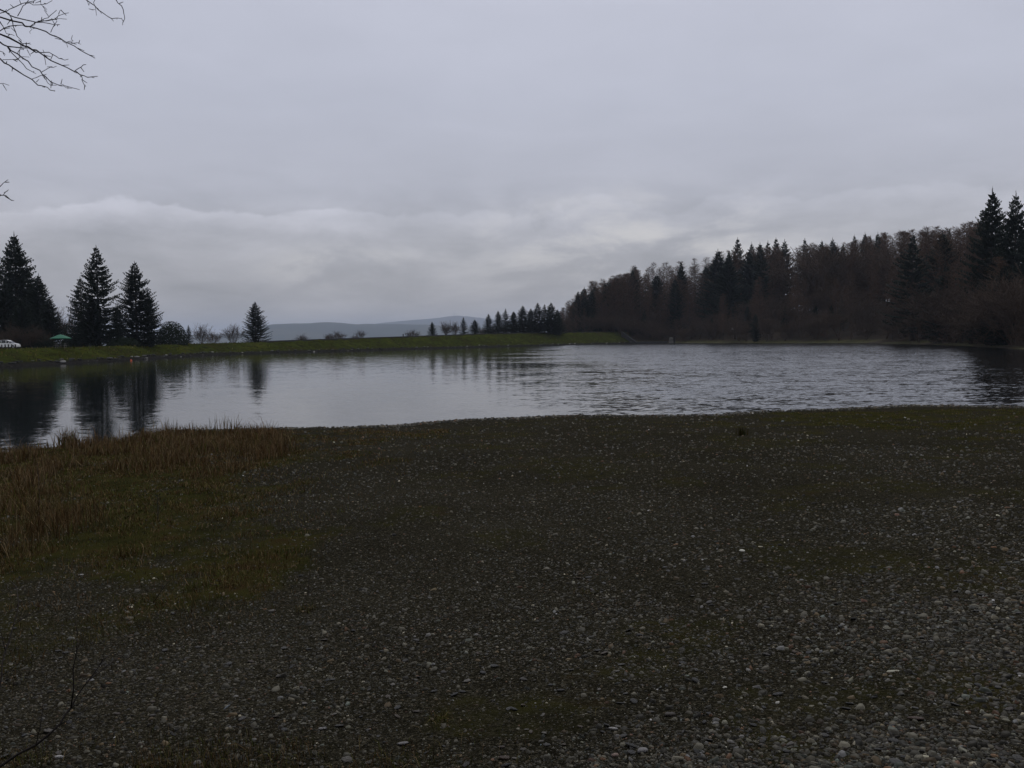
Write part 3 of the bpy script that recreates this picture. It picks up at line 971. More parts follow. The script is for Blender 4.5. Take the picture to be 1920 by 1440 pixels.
NAME = {'larch': 'larch_tree', 'spruce': 'spruce_tree', 'bare': 'bare_tree'}
count = 0
for row, d in enumerate((6, 10, 15, 21, 28, 36, 45, 54, 63, 72, 81, 90)):
    s = G.uniform(0, 4)
    while s < cum[-1] + 30:
        p = along(min(s, cum[-1] - 0.1), d + G.uniform(-2.5, 2.5))
        if s > cum[-1]:
            p = p + np.array([-0.93, 0.2]) * (s - cum[-1])
        s += G.uniform(4.2, 6.8) if row < 2 else G.uniform(5.0, 8.0)
        X, Y = float(p[0]), float(p[1])
        px = CX + F * X / Y
        if px > 2010 or px < 1045:
            continue
        if row >= 5 and px > 1860:
            continue
        ridge = 632.5 - 0.013 * (px - 960) - np.interp(px, TOP_PX, TOP_Y)       # rows of the image above the horizon
        zmax = 3.0 + (ridge - 4) * Y / F
        gz_ = ground_z(X, Y)
        kd = G.choices(('larch', 'spruce', 'bare'), (0.25, 0.07, 0.68) if row < 2 else (0.40, 0.12, 0.48) if row < 8 else (0.80, 0.13, 0.07))[0]
        if kd == 'bare':
            H = G.uniform(6.5, 11) if row < 3 else G.uniform(9, 13)
        else:
            H = G.uniform(13.5, 19.5)
        if row >= 6:
            H = max(H, zmax - gz_ - G.uniform(0, 1.8))
        H = min(H, zmax - gz_ - G.uniform(-0.6, 1.3))
        if row < 2:
            H = min(H, G.uniform(6, 11))
        if kd == 'spruce' and row < 6:
            H = min(H, G.uniform(7, 12))
        if H < 3.5 or H > 26 or (2 < row < 8 and G.random() < 0.22):
            continue
        place(kd, G.randrange({'larch': 4, 'spruce': 5, 'bare': 4}[kd]), X, Y, H, G.uniform(0.85, 1.2) * {'larch': 1.2, 'spruce': 0.9, 'bare': 1.25}[kd],
              G.uniform(0, 6.28), NAME[kd], *lab(kd, px, row))
        count += 1
for k in range(-36, 215):
    px = G.uniform(1046, 1195) if k < 0 else G.uniform(1050, 1345) if k < 105 else G.uniform(1330, 1660) if k < 150 else G.uniform(1690, 1862) if k < 185 else G.uniform(1765, 1945)
    D_ = G.uniform(396 if px < 1200 else 385, 456) if k < 105 else G.uniform(372, 412) if k < 150 else G.uniform(250, 310) if k < 185 else float(np.interp(px, [1700, 1800, 1920, 2000], [242, 202, 152, 140])) + G.uniform(8, 16)
    top = np.interp(px, TOP_PX, TOP_Y) + G.uniform(0, 10) + ((456 - D_) * (0.22 if px < 1200 else 0.6) if k < 105 else G.uniform(0, 12) if k < 185 else G.uniform(60, 130))
    kd = G.choices(('larch', 'spruce', 'bare'), (0.62, 0.16, 0.22) if k < 185 else (0.12, 0.05, 0.83))[0]
    q = at_depth(np.array(px), np.array(float(top)), D_)
    H = float(q[2]) - ground_z(float(q[0]), float(q[1])) + 0.15
    if H < 3:
        continue
    if kd == 'bare' and H > (11 if k < 185 else 16):
        kd = 'larch'
    place(kd, G.randrange(4), float(q[0]), float(q[1]), H, G.uniform(1.0, 1.5) * (1.5 if H < 11 else 1.1), G.uniform(0, 6.28), NAME[kd], *lab(kd, px, 9 if D_ > 430 else 5 if k < 185 else 0))
    count += 1
print('forest trees', count, {k: sum(o.name.startswith(k) for o in bpy.data.objects) for k in ('larch_tree', 'spruce_tree', 'bare_tree')})

# ------------------------------------------------------------------ built things on the far side
M_CONC = plain('weathered_concrete', (0.12, 0.115, 0.10), 0.85, 0.3, 1.5)
M_DARKSTONE = plain('dark_wet_stone', (0.030, 0.029, 0.027), 0.8, 0.4, 1.0)
M_TIMBER = plain('dark_timber', (0.022, 0.018, 0.015), 0.85, 0.3, 4.0)
M_GREYWOOD = plain('weathered_grey_wood', (0.13, 0.125, 0.115), 0.85, 0.25, 5.0)
M_WHITE = plain('white_car_paint', (0.78, 0.78, 0.76), 0.25, 0.03, 1.0, 0.5)
M_GLASS = plain('dark_car_glass', (0.010, 0.012, 0.013), 0.08, 0.05, 1.0, 0.5)
M_TYRE = plain('tyre_rubber', (0.012, 0.012, 0.012), 0.8)
M_RIM = plain('wheel_rim', (0.35, 0.35, 0.36), 0.35, 0.1)
M_LAMP = plain('lamp_lens', (0.55, 0.55, 0.55), 0.15, 0.05)
M_RED = plain('red_lens', (0.30, 0.015, 0.012), 0.2, 0.05)
M_GREEN = plain('green_canvas', (0.014, 0.115, 0.06), 0.75, 0.12, 2.0)
M_ORANGE = plain('orange_plastic', (0.55, 0.10, 0.03), 0.4, 0.08)
M_STEEL = plain('galvanised_steel', (0.16, 0.165, 0.17), 0.5, 0.15)
M_SIGN = plain('white_board', (0.78, 0.78, 0.75), 0.6, 0.06)


def spot(px, D):
    q = at_depth(np.array(float(px)), np.array(640.0), D)
    return float(q[0]), float(q[1]), ground_z(float(q[0]), float(q[1]))


# white car, nose to the right
def car():
    X, Y, Z = spot(14, 166)
    o = new_obj('parked_car', None, None, 'small white hatchback parked at the left edge behind dark posts', 'car')
    o.location = (X, Y, Z); o.rotation_euler = (0, 0, math.radians(4))
    L, Wd = 3.7, 0.82
    low = [(-1.85, .30), (-1.85, .62), (-1.82, .92), (-1.55, 0.98), (1.0, 0.94), (1.45, 0.86), (1.80, .70), (1.86, .50), (1.84, .28)]
    mb = MB()
    secs = [(-Wd, 0.94), (-Wd * 0.97, 1.0), (Wd * 0.97, 1.0), (Wd, 0.94)]
    pts = []
    for y, k in secs:
        for x, z in low:
            pts.append((x * (0.985 if k < 1 else 1), y, 0.28 + (z - 0.28) * k))
    n = len(low)
    fs_ = []
    for s in range(3):
        for i in range(n - 1):
            fs_.append((s * n + i, s * n + i + 1, s * n + n + i + 1, s * n + n + i))
        fs_.append((s * n + n - 1, s * n, s * n + n, s * n + 2 * n - 1))
    fs_.append(tuple(range(n))[::-1]); fs_.append(tuple(range(3 * n, 4 * n)))
    mb.add(pts, fs_)
    new_obj('body', mb.mesh('body', M_WHITE), o)
    cab = [(-1.62, .97), (-1.42, 1.25), (-1.12, 1.44), (-0.5, 1.50), (0.15, 1.46), (0.55, 1.28), (1.05, .94)]
    mb = MB(); n = len(cab)
    pts = [(x, sy * (0.80 - 0.17 * (z - .94) / .56), z) for sy in (-1, 1) for x, z in cab]
    fs_ = [tuple(range(n))[::-1], tuple(range(n, 2 * n))]
    mb.add(pts, fs_ + [(0, n, 2 * n - 1, n - 1)])
    new_obj('side_glass', mb.mesh('side_glass', M_GLASS), o)
    roof = MB()
    k = [(x, z) for x, z in cab]
    for i in range(n - 1):
        (x1, z1), (x2, z2) = k[i], k[i + 1]
        y1, y2 = 0.80 - 0.17 * (z1 - .94) / .56, 0.80 - 0.17 * (z2 - .94) / .56
        if i in (1, 2, 3, 4, 0):
            nx, nz = -(z2 - z1), (x2 - x1); q = math.hypot(nx, nz); nx, nz = nx / q * .03, nz / q * .03
            if i != 4 or True:
                roof.add([(x1, -y1 - .012, z1 - .05), (x2, -y2 - .012, z2 - .05), (x2, y2 + .012, z2 - .05), (x1, y1 + .012, z1 - .05),
                          (x1 + nx, -y1 + .02, z1 + nz), (x2 + nx, -y2 + .02, z2 + nz), (x2 + nx, y2 - .02, z2 + nz), (x1 + nx, y1 - .02, z1 + nz)],
                         [(0, 3, 2, 1), (4, 5, 6, 7), (0, 1, 5, 4), (1, 2, 6, 5), (2, 3, 7, 6), (3, 0, 4, 7)])
    new_obj('roof', roof.mesh('roof', M_WHITE), o)
    ws = MB()
    (x1, z1), (x2, z2) = cab[-2], cab[-1]
    ws.add([(x1 + .035, -.66, z1 + .02), (x2 + .035, -.76, z2 + .02), (x2 + .035, .76, z2 + .02), (x1 + .035, .66, z1 + .02)], [(0, 1, 2, 3)])
    new_obj('windscreen', ws.mesh('windscreen', M_GLASS), o)
    for sy in (-1, 1):
        pl = MB()
        for x in (-0.75, 0.08):
            pl.box((x, sy * 0.745, 1.20), (0.09, 0.05, 0.48))
        new_obj('pillar', pl.mesh('pillar', M_WHITE), o)
        hl = MB(); hl.box((1.76, sy * 0.62, 0.70), (0.16, 0.28, 0.16), 0.03)
        new_obj('headlight', hl.mesh('headlight', M_LAMP), o)
        tl = MB(); tl.box((-1.83, sy * 0.66, 0.78), (0.08, 0.22, 0.26), 0.02)
        new_obj('tail_light', tl.mesh('tail_light', M_RED), o)
        mr = MB(); mr.box((0.62, sy * 0.92, 1.0), (0.14, 0.18, 0.13), 0.03)
        new_obj('wing_mirror', mr.mesh('wing_mirror', M_WHITE), o)
        for x in (-1.15, 1.2):
            tm = MB(); tm.lathe([(0.19, -0.09), (0.29, -0.09), (0.31, -0.05), (0.31, 0.05), (0.29, 0.09), (0.19, 0.09)], 18)
            wh = new_obj('wheel', None, o); wh.location = (x, sy * 0.76, 0.31); wh.rotation_euler = (math.pi / 2, 0, 0)
            new_obj('tyre', tm.mesh('tyre', M_TYRE, True), wh)
            rm = MB(); rm.lathe([(0.0, -0.07), (0.06, -0.09), (0.2, -0.07), (0.2, 0.07), (0.06, 0.09), (0.0, 0.07)], 12)
            new_obj('rim', rm.mesh('rim', M_RIM), wh)
    return o


car()

# dark timber posts in front of the car
ORD = ('leftmost', 'second from the left', 'middle', 'fourth from the left', 'rightmost')
post = MB(); post.box((0, 0, 0.4), (0.15, 0.15, 0.8), 0.03); post_me = post.mesh('fence_post', M_TIMBER)
for k, px in enumerate((3, 9.3, 15.4, 21.8, 28.5)):
    X, Y, Z = spot(px, 160)
    o = new_obj('fence_post', post_me, None, f'dark timber post before the white car, {ORD[k]} of five', 'post', 'posts in front of the car')
    o.location = (X, Y, Z - 0.05)

# green parasol over a picnic table
X, Y, Z = spot(114, 150)
par = new_obj('parasol', None, None, 'green parasol open over a picnic table on the bank', 'parasol'); par.location = (X, Y, Z)
mb = MB()
n = 8; Rp = 1.56
top_z = 2.16
ring = [(Rp * math.cos(2 * math.pi * k / n + .2), Rp * math.sin(2 * math.pi * k / n + .2), top_z - 0.60) for k in range(n)]
mid = [(Rp * .45 * math.cos(2 * math.pi * k / n + .2), Rp * .45 * math.sin(2 * math.pi * k / n + .2), top_z - 0.24) for k in range(n)]
val = [(x * 1.01, y * 1.01, z - 0.12) for x, y, z in ring]
mb.add([(0, 0, top_z)] + mid + ring + val, [(0, 1 + k, 1 + (k + 1) % n) for k in range(n)] +
       [(1 + k, 1 + n + k, 1 + n + (k + 1) % n, 1 + (k + 1) % n) for k in range(n)] + [(1 + n + k, 1 + 2 * n + k, 1 + 2 * n + (k + 1) % n, 1 + n + (k + 1) % n) for k in range(n)])
new_obj('canopy', mb.mesh('canopy', M_GREEN), par)
mb = MB(); mb.tube([(0, 0, 0), (0, 0, top_z + 0.06)], 0.035, 8); new_obj('pole', mb.mesh('pole', M_GREYWOOD), par)
for k in range(n):
    a = 2 * math.pi * k / n + .2
    mb = MB(); mb.tube([(0.05 * math.cos(a), 0.05 * math.sin(a), top_z - 0.06), (Rp * math.cos(a), Rp * math.sin(a), top_z - 0.63)], 0.012, 4)
    new_obj('rib', mb.mesh('rib', M_GREYWOOD), par)
tab = new_obj('picnic_table', None, None, 'grey wooden picnic table standing under the green parasol', 'table'); tab.location = (X, Y, Z); tab.rotation_euler = (0, 0, 0.15)
for k in range(5):
    if k == 2:
        for sx in (-1, 1):
            mb = MB(); mb.box((sx * 0.5, 0, 0.74), (0.8, 0.135, 0.045)); new_obj('plank', mb.mesh('plank', M_GREYWOOD), tab)
    else:
        mb = MB(); mb.box((0, (k - 2) * 0.15, 0.74), (1.8, 0.135, 0.045)); new_obj('plank', mb.mesh('plank', M_GREYWOOD), tab)
for sy in (-1, 1):
    mb = MB(); mb.box((0, sy * 0.72, 0.44), (1.8, 0.26, 0.045)); new_obj('bench', mb.mesh('bench', M_GREYWOOD), tab)
    for sx in (-1, 1):
        mb = MB(); mb.tube([(sx * 0.65, sy * 0.62, 0.0), (sx * 0.65, sy * 0.2, 0.71)], 0.05, 4); new_obj('leg', mb.mesh('leg', M_GREYWOOD), tab)
for sx in (-1, 1):
    mb = MB(); mb.box((sx * 0.65, 0, 0.39), (0.06, 1.6, 0.08)); new_obj('cross_bar', mb.mesh('cross_bar', M_GREYWOOD), tab)

# orange buoy on the water by the bank
q = on_z(np.array(246.0), np.array(676.5), 0.0)
bu = new_obj('mooring_buoy', None, None, 'small orange buoy floating close to the left bank', 'buoy'); bu.location = (float(q[0]), float(q[1]), 0.0); bu.scale = (0.6, 0.6, 0.6)
mb = MB(); mb.lathe([(0.0, -0.2), (0.16, -0.16), (0.26, -0.02), (0.27, 0.08), (0.22, 0.24), (0.10, 0.34), (0.05, 0.36), (0.0, 0.36)], 16); new_obj('float', mb.mesh('float', M_ORANGE, True), bu)
mb = MB(); mb.tube([(0.07 * math.cos(a), 0, 0.40 + 0.07 * math.sin(a)) for a in np.linspace(0, 6.283, 11)], 0.018, 5); new_obj('eyelet', mb.mesh('eyelet', M_ORANGE), bu)

# low dark parapet along the crest of the embankment
dl = np.array(dam_line)


def crest_point(px):
    """point on the crest for an image column"""
    for D in np.arange(90, 470, 1.0):
        u = (px - CX) / F
        x, y = u * D, D
        dd = seg_dist(np.array([x]), np.array([y]), dam_line)[0]
        if in_poly(np.array([x]), np.array([y]), LAKE)[0]:
            continue
        zc = np.interp(px, CREST_PX, CREST_Z)
        if dd >= 1.2 + (zc - 0.35) / 0.42 + 0.8 and D > 100:
            return np.array([x, y, zc])
    return np.array([0, 300, 3])


mb = MB()
cp = [crest_point(px) for px in range(490, 1160, 15)]
wall = MB(); kk = 0
for i in range(len(cp)):
    p = cp[i]; t = cp[min(i + 1, len(cp) - 1)] - cp[max(i - 1, 0)]; t[2] = 0; t /= np.linalg.norm(t); nn = np.array([-t[1], t[0], 0]) * 0.18
    zb = ground_z(p[0], p[1]) - 0.15; zt = float(np.interp(CX + F * p[0] / p[1], CREST_PX, CREST_Z)) + 0.22
    for (s, z) in ((-1, zb), (-1, zt), (1, zt), (1, zb)):
        wall.v.append((p[0] + s * nn[0], p[1] + s * nn[1], z))
    if i:
        a, b = (i - 1) * 4, i * 4
        for j in range(4):
            wall.f.append((a + j, a + (j + 1) % 4, b + (j + 1) % 4, b + j))
wall.f.append((0, 1, 2, 3)); wall.f.append(tuple(len(wall.v) - 4 + j for j in (3, 2, 1, 0)))
new_obj('parapet_wall', wall.mesh('parapet_wall', M_DARKSTONE), None, 'long low dark wall running along the crest of the embankment', 'wall')
for px, nm in ((757.5, 'left'), (766.5, 'right')):
    p = crest_point(px)
    mb = MB(); mb.box((0, 0, 0.45), (0.28, 0.28, 0.9), 0.04)
    o = new_obj('crest_post', mb.mesh('crest_post', M_DARKSTONE), None, f'short dark post on the crest wall, {nm} one of two', 'post', 'posts on the crest'); o.location = (p[0], p[1], p[2] + 0.05)

# mast on the far hill
q = at_depth(np.array(851.5), np.array(592.5), 14000)
ms = new_obj('radio_mast', None, None, 'thin radio mast on top of the farther blue hill', 'mast'); ms.location = (float(q[0]), 14000, float(q[2]) - 16); ms.scale = (1.9, 1.9, 1.9)
mb = MB(); mb.tube([(0, 0, 0), (0, 0, 44)], [1.6, 0.8], 5); new_obj('mast_tower', mb.mesh('mast_tower', M_STEEL), ms)
mb = MB()
for k in range(3):
    mb.tube([(20 * math.cos(k * 2.1), 20 * math.sin(k * 2.1), -2), (0, 0, 30)], 0.25, 4)
new_obj('guy_wires', mb.mesh('guy_wires', M_STEEL), ms)
ms2 = new_obj('radio_mast', None, None, 'shorter thin mast just right of the main mast on the hill', 'mast'); ms2.location = (float(q[0]) + 32, 14010, float(q[2]) - 16); ms2.scale = (1.9, 1.9, 1.9)
mb = MB(); mb.tube([(0, 0, 0), (0, 0, 32)], [1.3, 0.7], 5); new_obj('mast_tower', mb.mesh('mast_tower', M_STEEL), ms2)

# sloping wing wall at the end of the embankment, and a low wall along the water beside it
A0 = at_depth(np.array(1165.0), np.array(622.0), 386.0); A1 = at_depth(np.array(1197.0), np.array(645.0), 377.0)
ww = new_obj('wing_wall', None, None, 'dark sloping stone wing wall at the right end of the embankment', 'wall')
t = A1 - A0; t2 = t / np.linalg.norm(t)
mb = MB()
for p in (A0, A1):
    for s, dz in ((-.35, -3.0), (-.35, 0), (.35, 0), (.35, -3.0)):
        mb.v.append((p[0], p[1] + s, p[2] + dz))
mb.f += [(0, 1, 2, 3), (7, 6, 5, 4)] + [(j, (j + 1) % 4 + 0, (j + 1) % 4 + 4, j + 4) for j in range(4)]
new_obj('wall_face', mb.mesh('wall_face', M_DARKSTONE), ww)
mb = MB(); mb.tube([A0 + np.array([0, 0, .12]), A1 + np.array([0, 0, .12])], 0.36, 4); new_obj('coping', mb.mesh('coping', plain('coping_stone', (0.024, 0.024, 0.023), 0.8)), ww)
B0 = at_depth(np.array(1194.0), np.array(643.0), 374.0); B1 = at_depth(np.array(1252.0), np.array(642.8), 370.0)
mb = MB()
for p in (B0, B1):
    for s, z in ((-.3, -0.6), (-.3, 0.75), (.3, 0.75), (.3, -0.6)):
        mb.v.append((p[0], p[1] + s, z))
mb.f += [(0, 1, 2, 3), (7, 6, 5, 4)] + [(j, (j + 1) % 4, (j + 1) % 4 + 4, j + 4) for j in range(4)]
new_obj('shore_wall', mb.mesh('shore_wall', M_DARKSTONE), None, 'low dark wall at the water between wing wall and concrete block', 'wall')
q = at_depth(np.array(1258.5), np.array(640.0), 366.0)
vb = new_obj('concrete_pier', None, None, 'pale concrete block at the far waterline left of a dark opening', 'pier'); vb.location = (float(q[0]), 366, 0)
mb = MB(); mb.box((0, 0, 0.2), (1.5, 1.5, 1.6), 0.06); new_obj('footing', mb.mesh('footing', M_CONC), vb)
mb = MB(); mb.box((-0.05, 0, 1.62), (1.2, 1.2, 1.1), 0.25); new_obj('block', mb.mesh('block', M_CONC), vb)
mb = MB(); mb.box((0.0, 0, 1.06), (1.44, 1.44, 0.12)); new_obj('ledge', mb.mesh('ledge', M_DARKSTONE), vb)
mb = MB(); mb.box((1.2, 0.2, 1.0), (0.7, 1.2, 3.4), 0.04); new_obj('opening_shade', mb.mesh('opening_shade', M_TIMBER), vb)  # solid dark block standing in for the shade inside the opening
# small white board at the edge of the wood
X, Y, Z = spot(1363, 352)
tz = float(at_depth(np.array(1363.0), np.array(617.0), 352)[2])
sg = new_obj('notice_board', None, None, 'tiny white board showing against the dark edge of the wood', 'sign'); sg.location = (X, Y - 9, ground_z(X, Y - 9))
hh = tz - ground_z(X, Y - 9)
mb = MB(); mb.box((0, 0, hh), (0.75, 0.05, 0.75), 0.01); new_obj('board', mb.mesh('board', M_SIGN), sg)
mb = MB(); mb.tube([(0, 0.06, -0.2), (0, 0.06, hh + 0.3)], 0.05, 6); new_obj('post', mb.mesh('post', M_TIMBER), sg)

# ------------------------------------------------------------------ stones
def mat_pebble():
    mt, t = material('slate_pebbles')
    tint = t.attr('tint')
    p = t.pos()
    n = t.noise(p, 60.0, 3, 0.6)
    f = t.m('ADD', 0.65, t.m('MULTIPLY', n, 0.7))
    t.bsdf(t.mix(1.0, tint, t.comb(f, f, f), 'MULTIPLY'), 0.6, spec=0.10)
    return mt


def stone_colours(n, g):
    c = np.array([(0.032, 0.032, 0.031), (0.052, 0.052, 0.050), (0.080, 0.079, 0.075), (0.058, 0.046, 0.033), (0.085, 0.050, 0.034), (0.135, 0.130, 0.118), (0.045, 0.052, 0.054), (0.34, 0.33, 0.31)])
    pr = np.array([0.33, 0.25, 0.16, 0.11, 0.025, 0.055, 0.06, 0.005])
    k = g.choice(len(c), n, p=pr / pr.sum())
    return c[k] * np.minimum(np.array([1.06, 0.985, 0.75]) * np.exp(g.normal(0.0, 0.50, (n, 1))), 0.16 / c[k].max(1, keepdims=True) + (k == 7)[:, None])


def pebble_field(n, seed):
    g = np.random.default_rng(seed)
    px = g.uniform(-320, 2240, n)
    py = 775 + (1560 - 775) * g.random(n) ** 0.85
    P = on_land(px, py)
    X, Y = P[:, 0], P[:, 1]
    ne = 7000                                         # stones gathered along the water's edge
    nl = np.array(near_line[4:-2]); k_ = g.integers(0, len(nl) - 1, ne); f_ = g.random(ne)
    X[:ne] = nl[k_, 0] + f_ * (nl[k_ + 1, 0] - nl[k_, 0]) + g.normal(0, 0.15, ne)
    Y[:ne] = nl[k_, 1] + f_ * (nl[k_ + 1, 1] - nl[k_, 1]) - np.abs(g.normal(0.1, 0.55, ne)) + 0.35
    Z, W, d = land(X, Y)
    moss = moss_amount(X, Y)
    clump = fbm(X * 0.6, Y * 0.6, 51)
    nearleft = (1 - sstep(Y, 3.5, 7.0)) * (1 - sstep(X / np.maximum(Y, 1), -0.25, 0.15))
    edge_ = np.arange(n) < ne
    moss = np.where(edge_, 0, moss)
    keep = (g.random(n) > 0.82 * nearleft) & (d > np.where(np.arange(n) < ne, -0.5, 0.05)) & (Y > 2.0) & (Y < 40) & (W[:, 0] > 0.5) & (g.random(n) > moss * 0.95) & (g.random(n) < 0.45 + 1.1 * sstep(clump, 0.3, 0.6))
    X, Y, Z, clump, edge_ = X[keep], Y[keep], Z[keep], clump[keep], edge_[keep]
    n = len(X)
    D = np.hypot(X, Y)
    size = np.exp(g.normal(math.log(0.0115), 0.52, n)) * (0.75 + 0.6 * clump)
    right = sstep(X / D, -0.05, 0.35)
    size *= 0.60 + 0.38 * right
    size = np.maximum(np.clip(size, 0.004, 0.040), 2.1 * D / F * g.uniform(0.6, 1.5, n))            # half-width in metres
    size = np.where(edge_, size * g.uniform(0.8, 1.5, n), size)
    k = 6
    an = np.arange(k) / k * 2 * math.pi + g.uniform(0, 6.28, (n, 1)) + g.normal(0, 0.22, (n, k))
    asp = g.uniform(0.35, 0.90, (n, 1)); yaw = g.uniform(0, 6.28, (n, 1))
    rr = g.uniform(0.66, 1.15, (n, k))
    lx, ly = rr * np.cos(an), rr * np.sin(an) * asp
    cx_, cy_ = lx * np.cos(yaw) - ly * np.sin(yaw), lx * np.sin(yaw) + ly * np.cos(yaw)
    h = size[:, None] * g.uniform(0.10, 0.42, (n, 1)) * (1 + 0.9 * sstep(D, 7, 18))[:, None]
    tx, ty = g.normal(0, 0.22, (n, 1)), g.normal(0, 0.22, (n, 1))
    ins = g.uniform(0.5, 0.82, (n, 1))
    b = np.stack([X[:, None] + cx_ * size[:, None], Y[:, None] + cy_ * size[:, None], Z[:, None] - 0.004 + 0 * cx_ + (cx_ * tx + cy_ * ty) * size[:, None] * 0.3], -1)
    tpx, tpy = cx_ * ins * size[:, None], cy_ * ins * size[:, None]
    t_ = np.stack([X[:, None] + tpx, Y[:, None] + tpy, Z[:, None] + h + tpx * tx + tpy * ty], -1)
    V = np.concatenate([b, t_], 1).reshape(-1, 3)
    base = (np.arange(n) * 12)[:, None, None]
    fs_ = []
    for i in range(6):
        j = (i + 1) % 6
        fs_ += [(i, j, 6 + j), (i, 6 + j, 6 + i)]
    fs_ += [(6, 7, 8), (6, 8, 9), (6, 9, 10), (6, 10, 11)]
    Fc = (np.array(fs_)[None] + base).reshape(-1, 3)
    return V, Fc, np.repeat(stone_colours(n, g), 12, 0)


V, Fc, tint = pebble_field(150000, 61)
print('pebbles', len(V) // 12)
M_PEB = mat_pebble()
new_obj('gravel', big_mesh('gravel', V, Fc, M_PEB, color=tint), kind='stuff', label='countless small slate pebbles covering the shore')


def stone_proto(seed, k=9):
    g = np.random.default_rng(seed)
    an = np.arange(k) / k * 2 * math.pi + g.normal(0, 0.12, k)
    rr = g.uniform(0.82, 1.1, k); asp = g.uniform(0.55, 0.9)
    V = []
    for s, z in ((0.80, -0.25), (1.0, 0.05), (0.80, 0.32)):
        V += [(rr[i] * s * math.cos(an[i]) + g.normal(0, .02), rr[i] * s * asp * math.sin(an[i]) + g.normal(0, .02), z * g.uniform(0.8, 1.2)) for i in range(k)]
    V += [(0, 0, 0.40)]
    fs_ = []
    for r in range(2):
        for i in range(k):
            j = (i + 1) % k
            fs_.append((r * k + i, r * k + j, r * k + k + j, r * k + k + i))
    fs_ += [(2 * k + i, 2 * k + (i + 1) % k, 3 * k) for i in range(k)]
    return V, fs_


def mat_stone(name, ramp, rough=0.55):
    mt, t = material(name)
    r = t.node('ShaderNodeObjectInfo').outputs['Random']
    c = t.ramp(r, ramp)
    n = t.noise(t.node('ShaderNodeTexCoord').outputs['Object'], 2.5, 5, 0.65)
    f = t.m('ADD', 0.55, t.m('MULTIPLY', n, 0.9))
    t.bsdf(t.mix(1.0, c, t.comb(f, f, f), 'MULTIPLY'), rough, t.bump(n, 0.1, 0.4), spec=0.2)
    return mt


M_STONE = mat_stone('slate_stones', [(0.0, (0.020, 0.020, 0.018)), (0.4, (0.040, 0.039, 0.035)), (0.7, (0.060, 0.057, 0.050)), (0.8, (0.055, 0.038, 0.025)), (0.90, (0.085, 0.078, 0.064)), (1.0, (0.11, 0.10, 0.083))])
M_PALE = mat_stone('pale_stone', [(0.0, (0.40, 0.39, 0.36)), (1.0, (0.36, 0.35, 0.33))])
PROTO = [mesh_of('stone', *stone_proto(70 + k), M_STONE) for k in range(8)]
for me in PROTO:
    me.polygons.foreach_set('use_smooth', [True] * len(me.polygons))
g = np.random.default_rng(91)
spx = np.concatenate([g.uniform(1080, 1930, 170), g.uniform(560, 1200, 80), g.uniform(-10, 700, 46)])
spy = np.concatenate([1040 + 410 * g.random(170) ** 0.8, 1180 + 265 * g.random(80) ** 0.8, 1130 + 310 * g.random(46)])
SP = on_land(spx, spy)
for i in range(len(spx)):
    x, y, z = SP[i]
    s = float(np.clip(np.exp(g.normal(math.log(0.021), 0.28)), 0.015, 0.042))
    o = new_obj('stone', PROTO[i % 8], SHORE)
    o.location = (x, y, z + s * 0.18); o.scale = (s, s * g.uniform(0.7, 1.05), s * g.uniform(0.3, 0.6)); o.rotation_euler = (g.normal(0, .15), g.normal(0, .15), g.uniform(0, 6.28))


def loose_stone(px, py, s, sc, rz, label, mat, name='loose_stone', tilt=(0, 0)):
    p = on_land(np.array([float(px)]), np.array([float(py)]))[0]
    V, fs_ = stone_proto(int(px) + int(py))
    o = new_obj(name, mesh_of(name, V, fs_, mat, True), None, label, 'stone')
    o.location = (p[0], p[1], p[2] + s * 0.2); o.scale = (s * sc[0], s * sc[1], s * sc[2]); o.rotation_euler = (*tilt, rz)


M_BLUE = mat_stone('blue_slate', [(0.0, (0.16, 0.18, 0.19)), (1.0, (0.14, 0.16, 0.17))], 0.4)
M_GREYST = mat_stone('grey_stone', [(0.0, (0.20, 0.19, 0.18)), (1.0, (0.17, 0.165, 0.155))])
M_PINK = mat_stone('pinkish_stone', [(0.0, (0.24, 0.17, 0.13)), (1.0, (0.20, 0.14, 0.11))])
loose_stone(111, 1422, 0.026, (1.0, 0.8, 0.9), 0.2, 'pale rounded stone in the bottom left corner', M_PALE)
loose_stone(425, 1328, 0.030, (1.0, 0.28, 0.4), 1.0, 'narrow blade of pale blue slate standing out in the lower left', M_BLUE, tilt=(0.2, -0.3))
loose_stone(604, 1368, 0.024, (1.0, 0.7, 0.6), 0.1, 'flat grey stone to the right of the narrow slate blade', M_GREYST)
loose_stone(756, 1396, 0.030, (1.0, 0.6, 0.5), 0.3, 'long light grey stone near the bottom edge left of the middle', M_GREYST)
loose_stone(1205, 1410, 0.032, (1.0, 0.8, 0.9), 0.5, 'chunky light grey stone near the bottom edge right of the middle', M_GREYST)
loose_stone(1153, 1418, 0.022, (1.0, 0.9, 0.9), 0.5, 'pinkish stone beside the chunky grey stone near the bottom edge', M_PINK)
loose_stone(1150, 1368, 0.026, (1.0, 0.6, 0.6), -0.4, 'pale oval stone above the pinkish stone', M_PALE)
loose_stone(1256, 1342, 0.030, (1.0, 0.75, 0.8), 0.1, 'large dark bluish stone above the chunky grey stone', M_STONE)
loose_stone(1718, 1350, 0.042, (1.0, 0.6, 0.4), -0.2, 'broad flat brown stone near the lower right corner', mat_stone('brown_stone', [(0.0, (0.07, 0.045, 0.032)), (1.0, (0.06, 0.04, 0.03))]))
loose_stone(152, 1079, 0.030, (1.0, 0.7, 0.7), 0.4, 'small pale stone lying in the moss on the left', M_PALE)

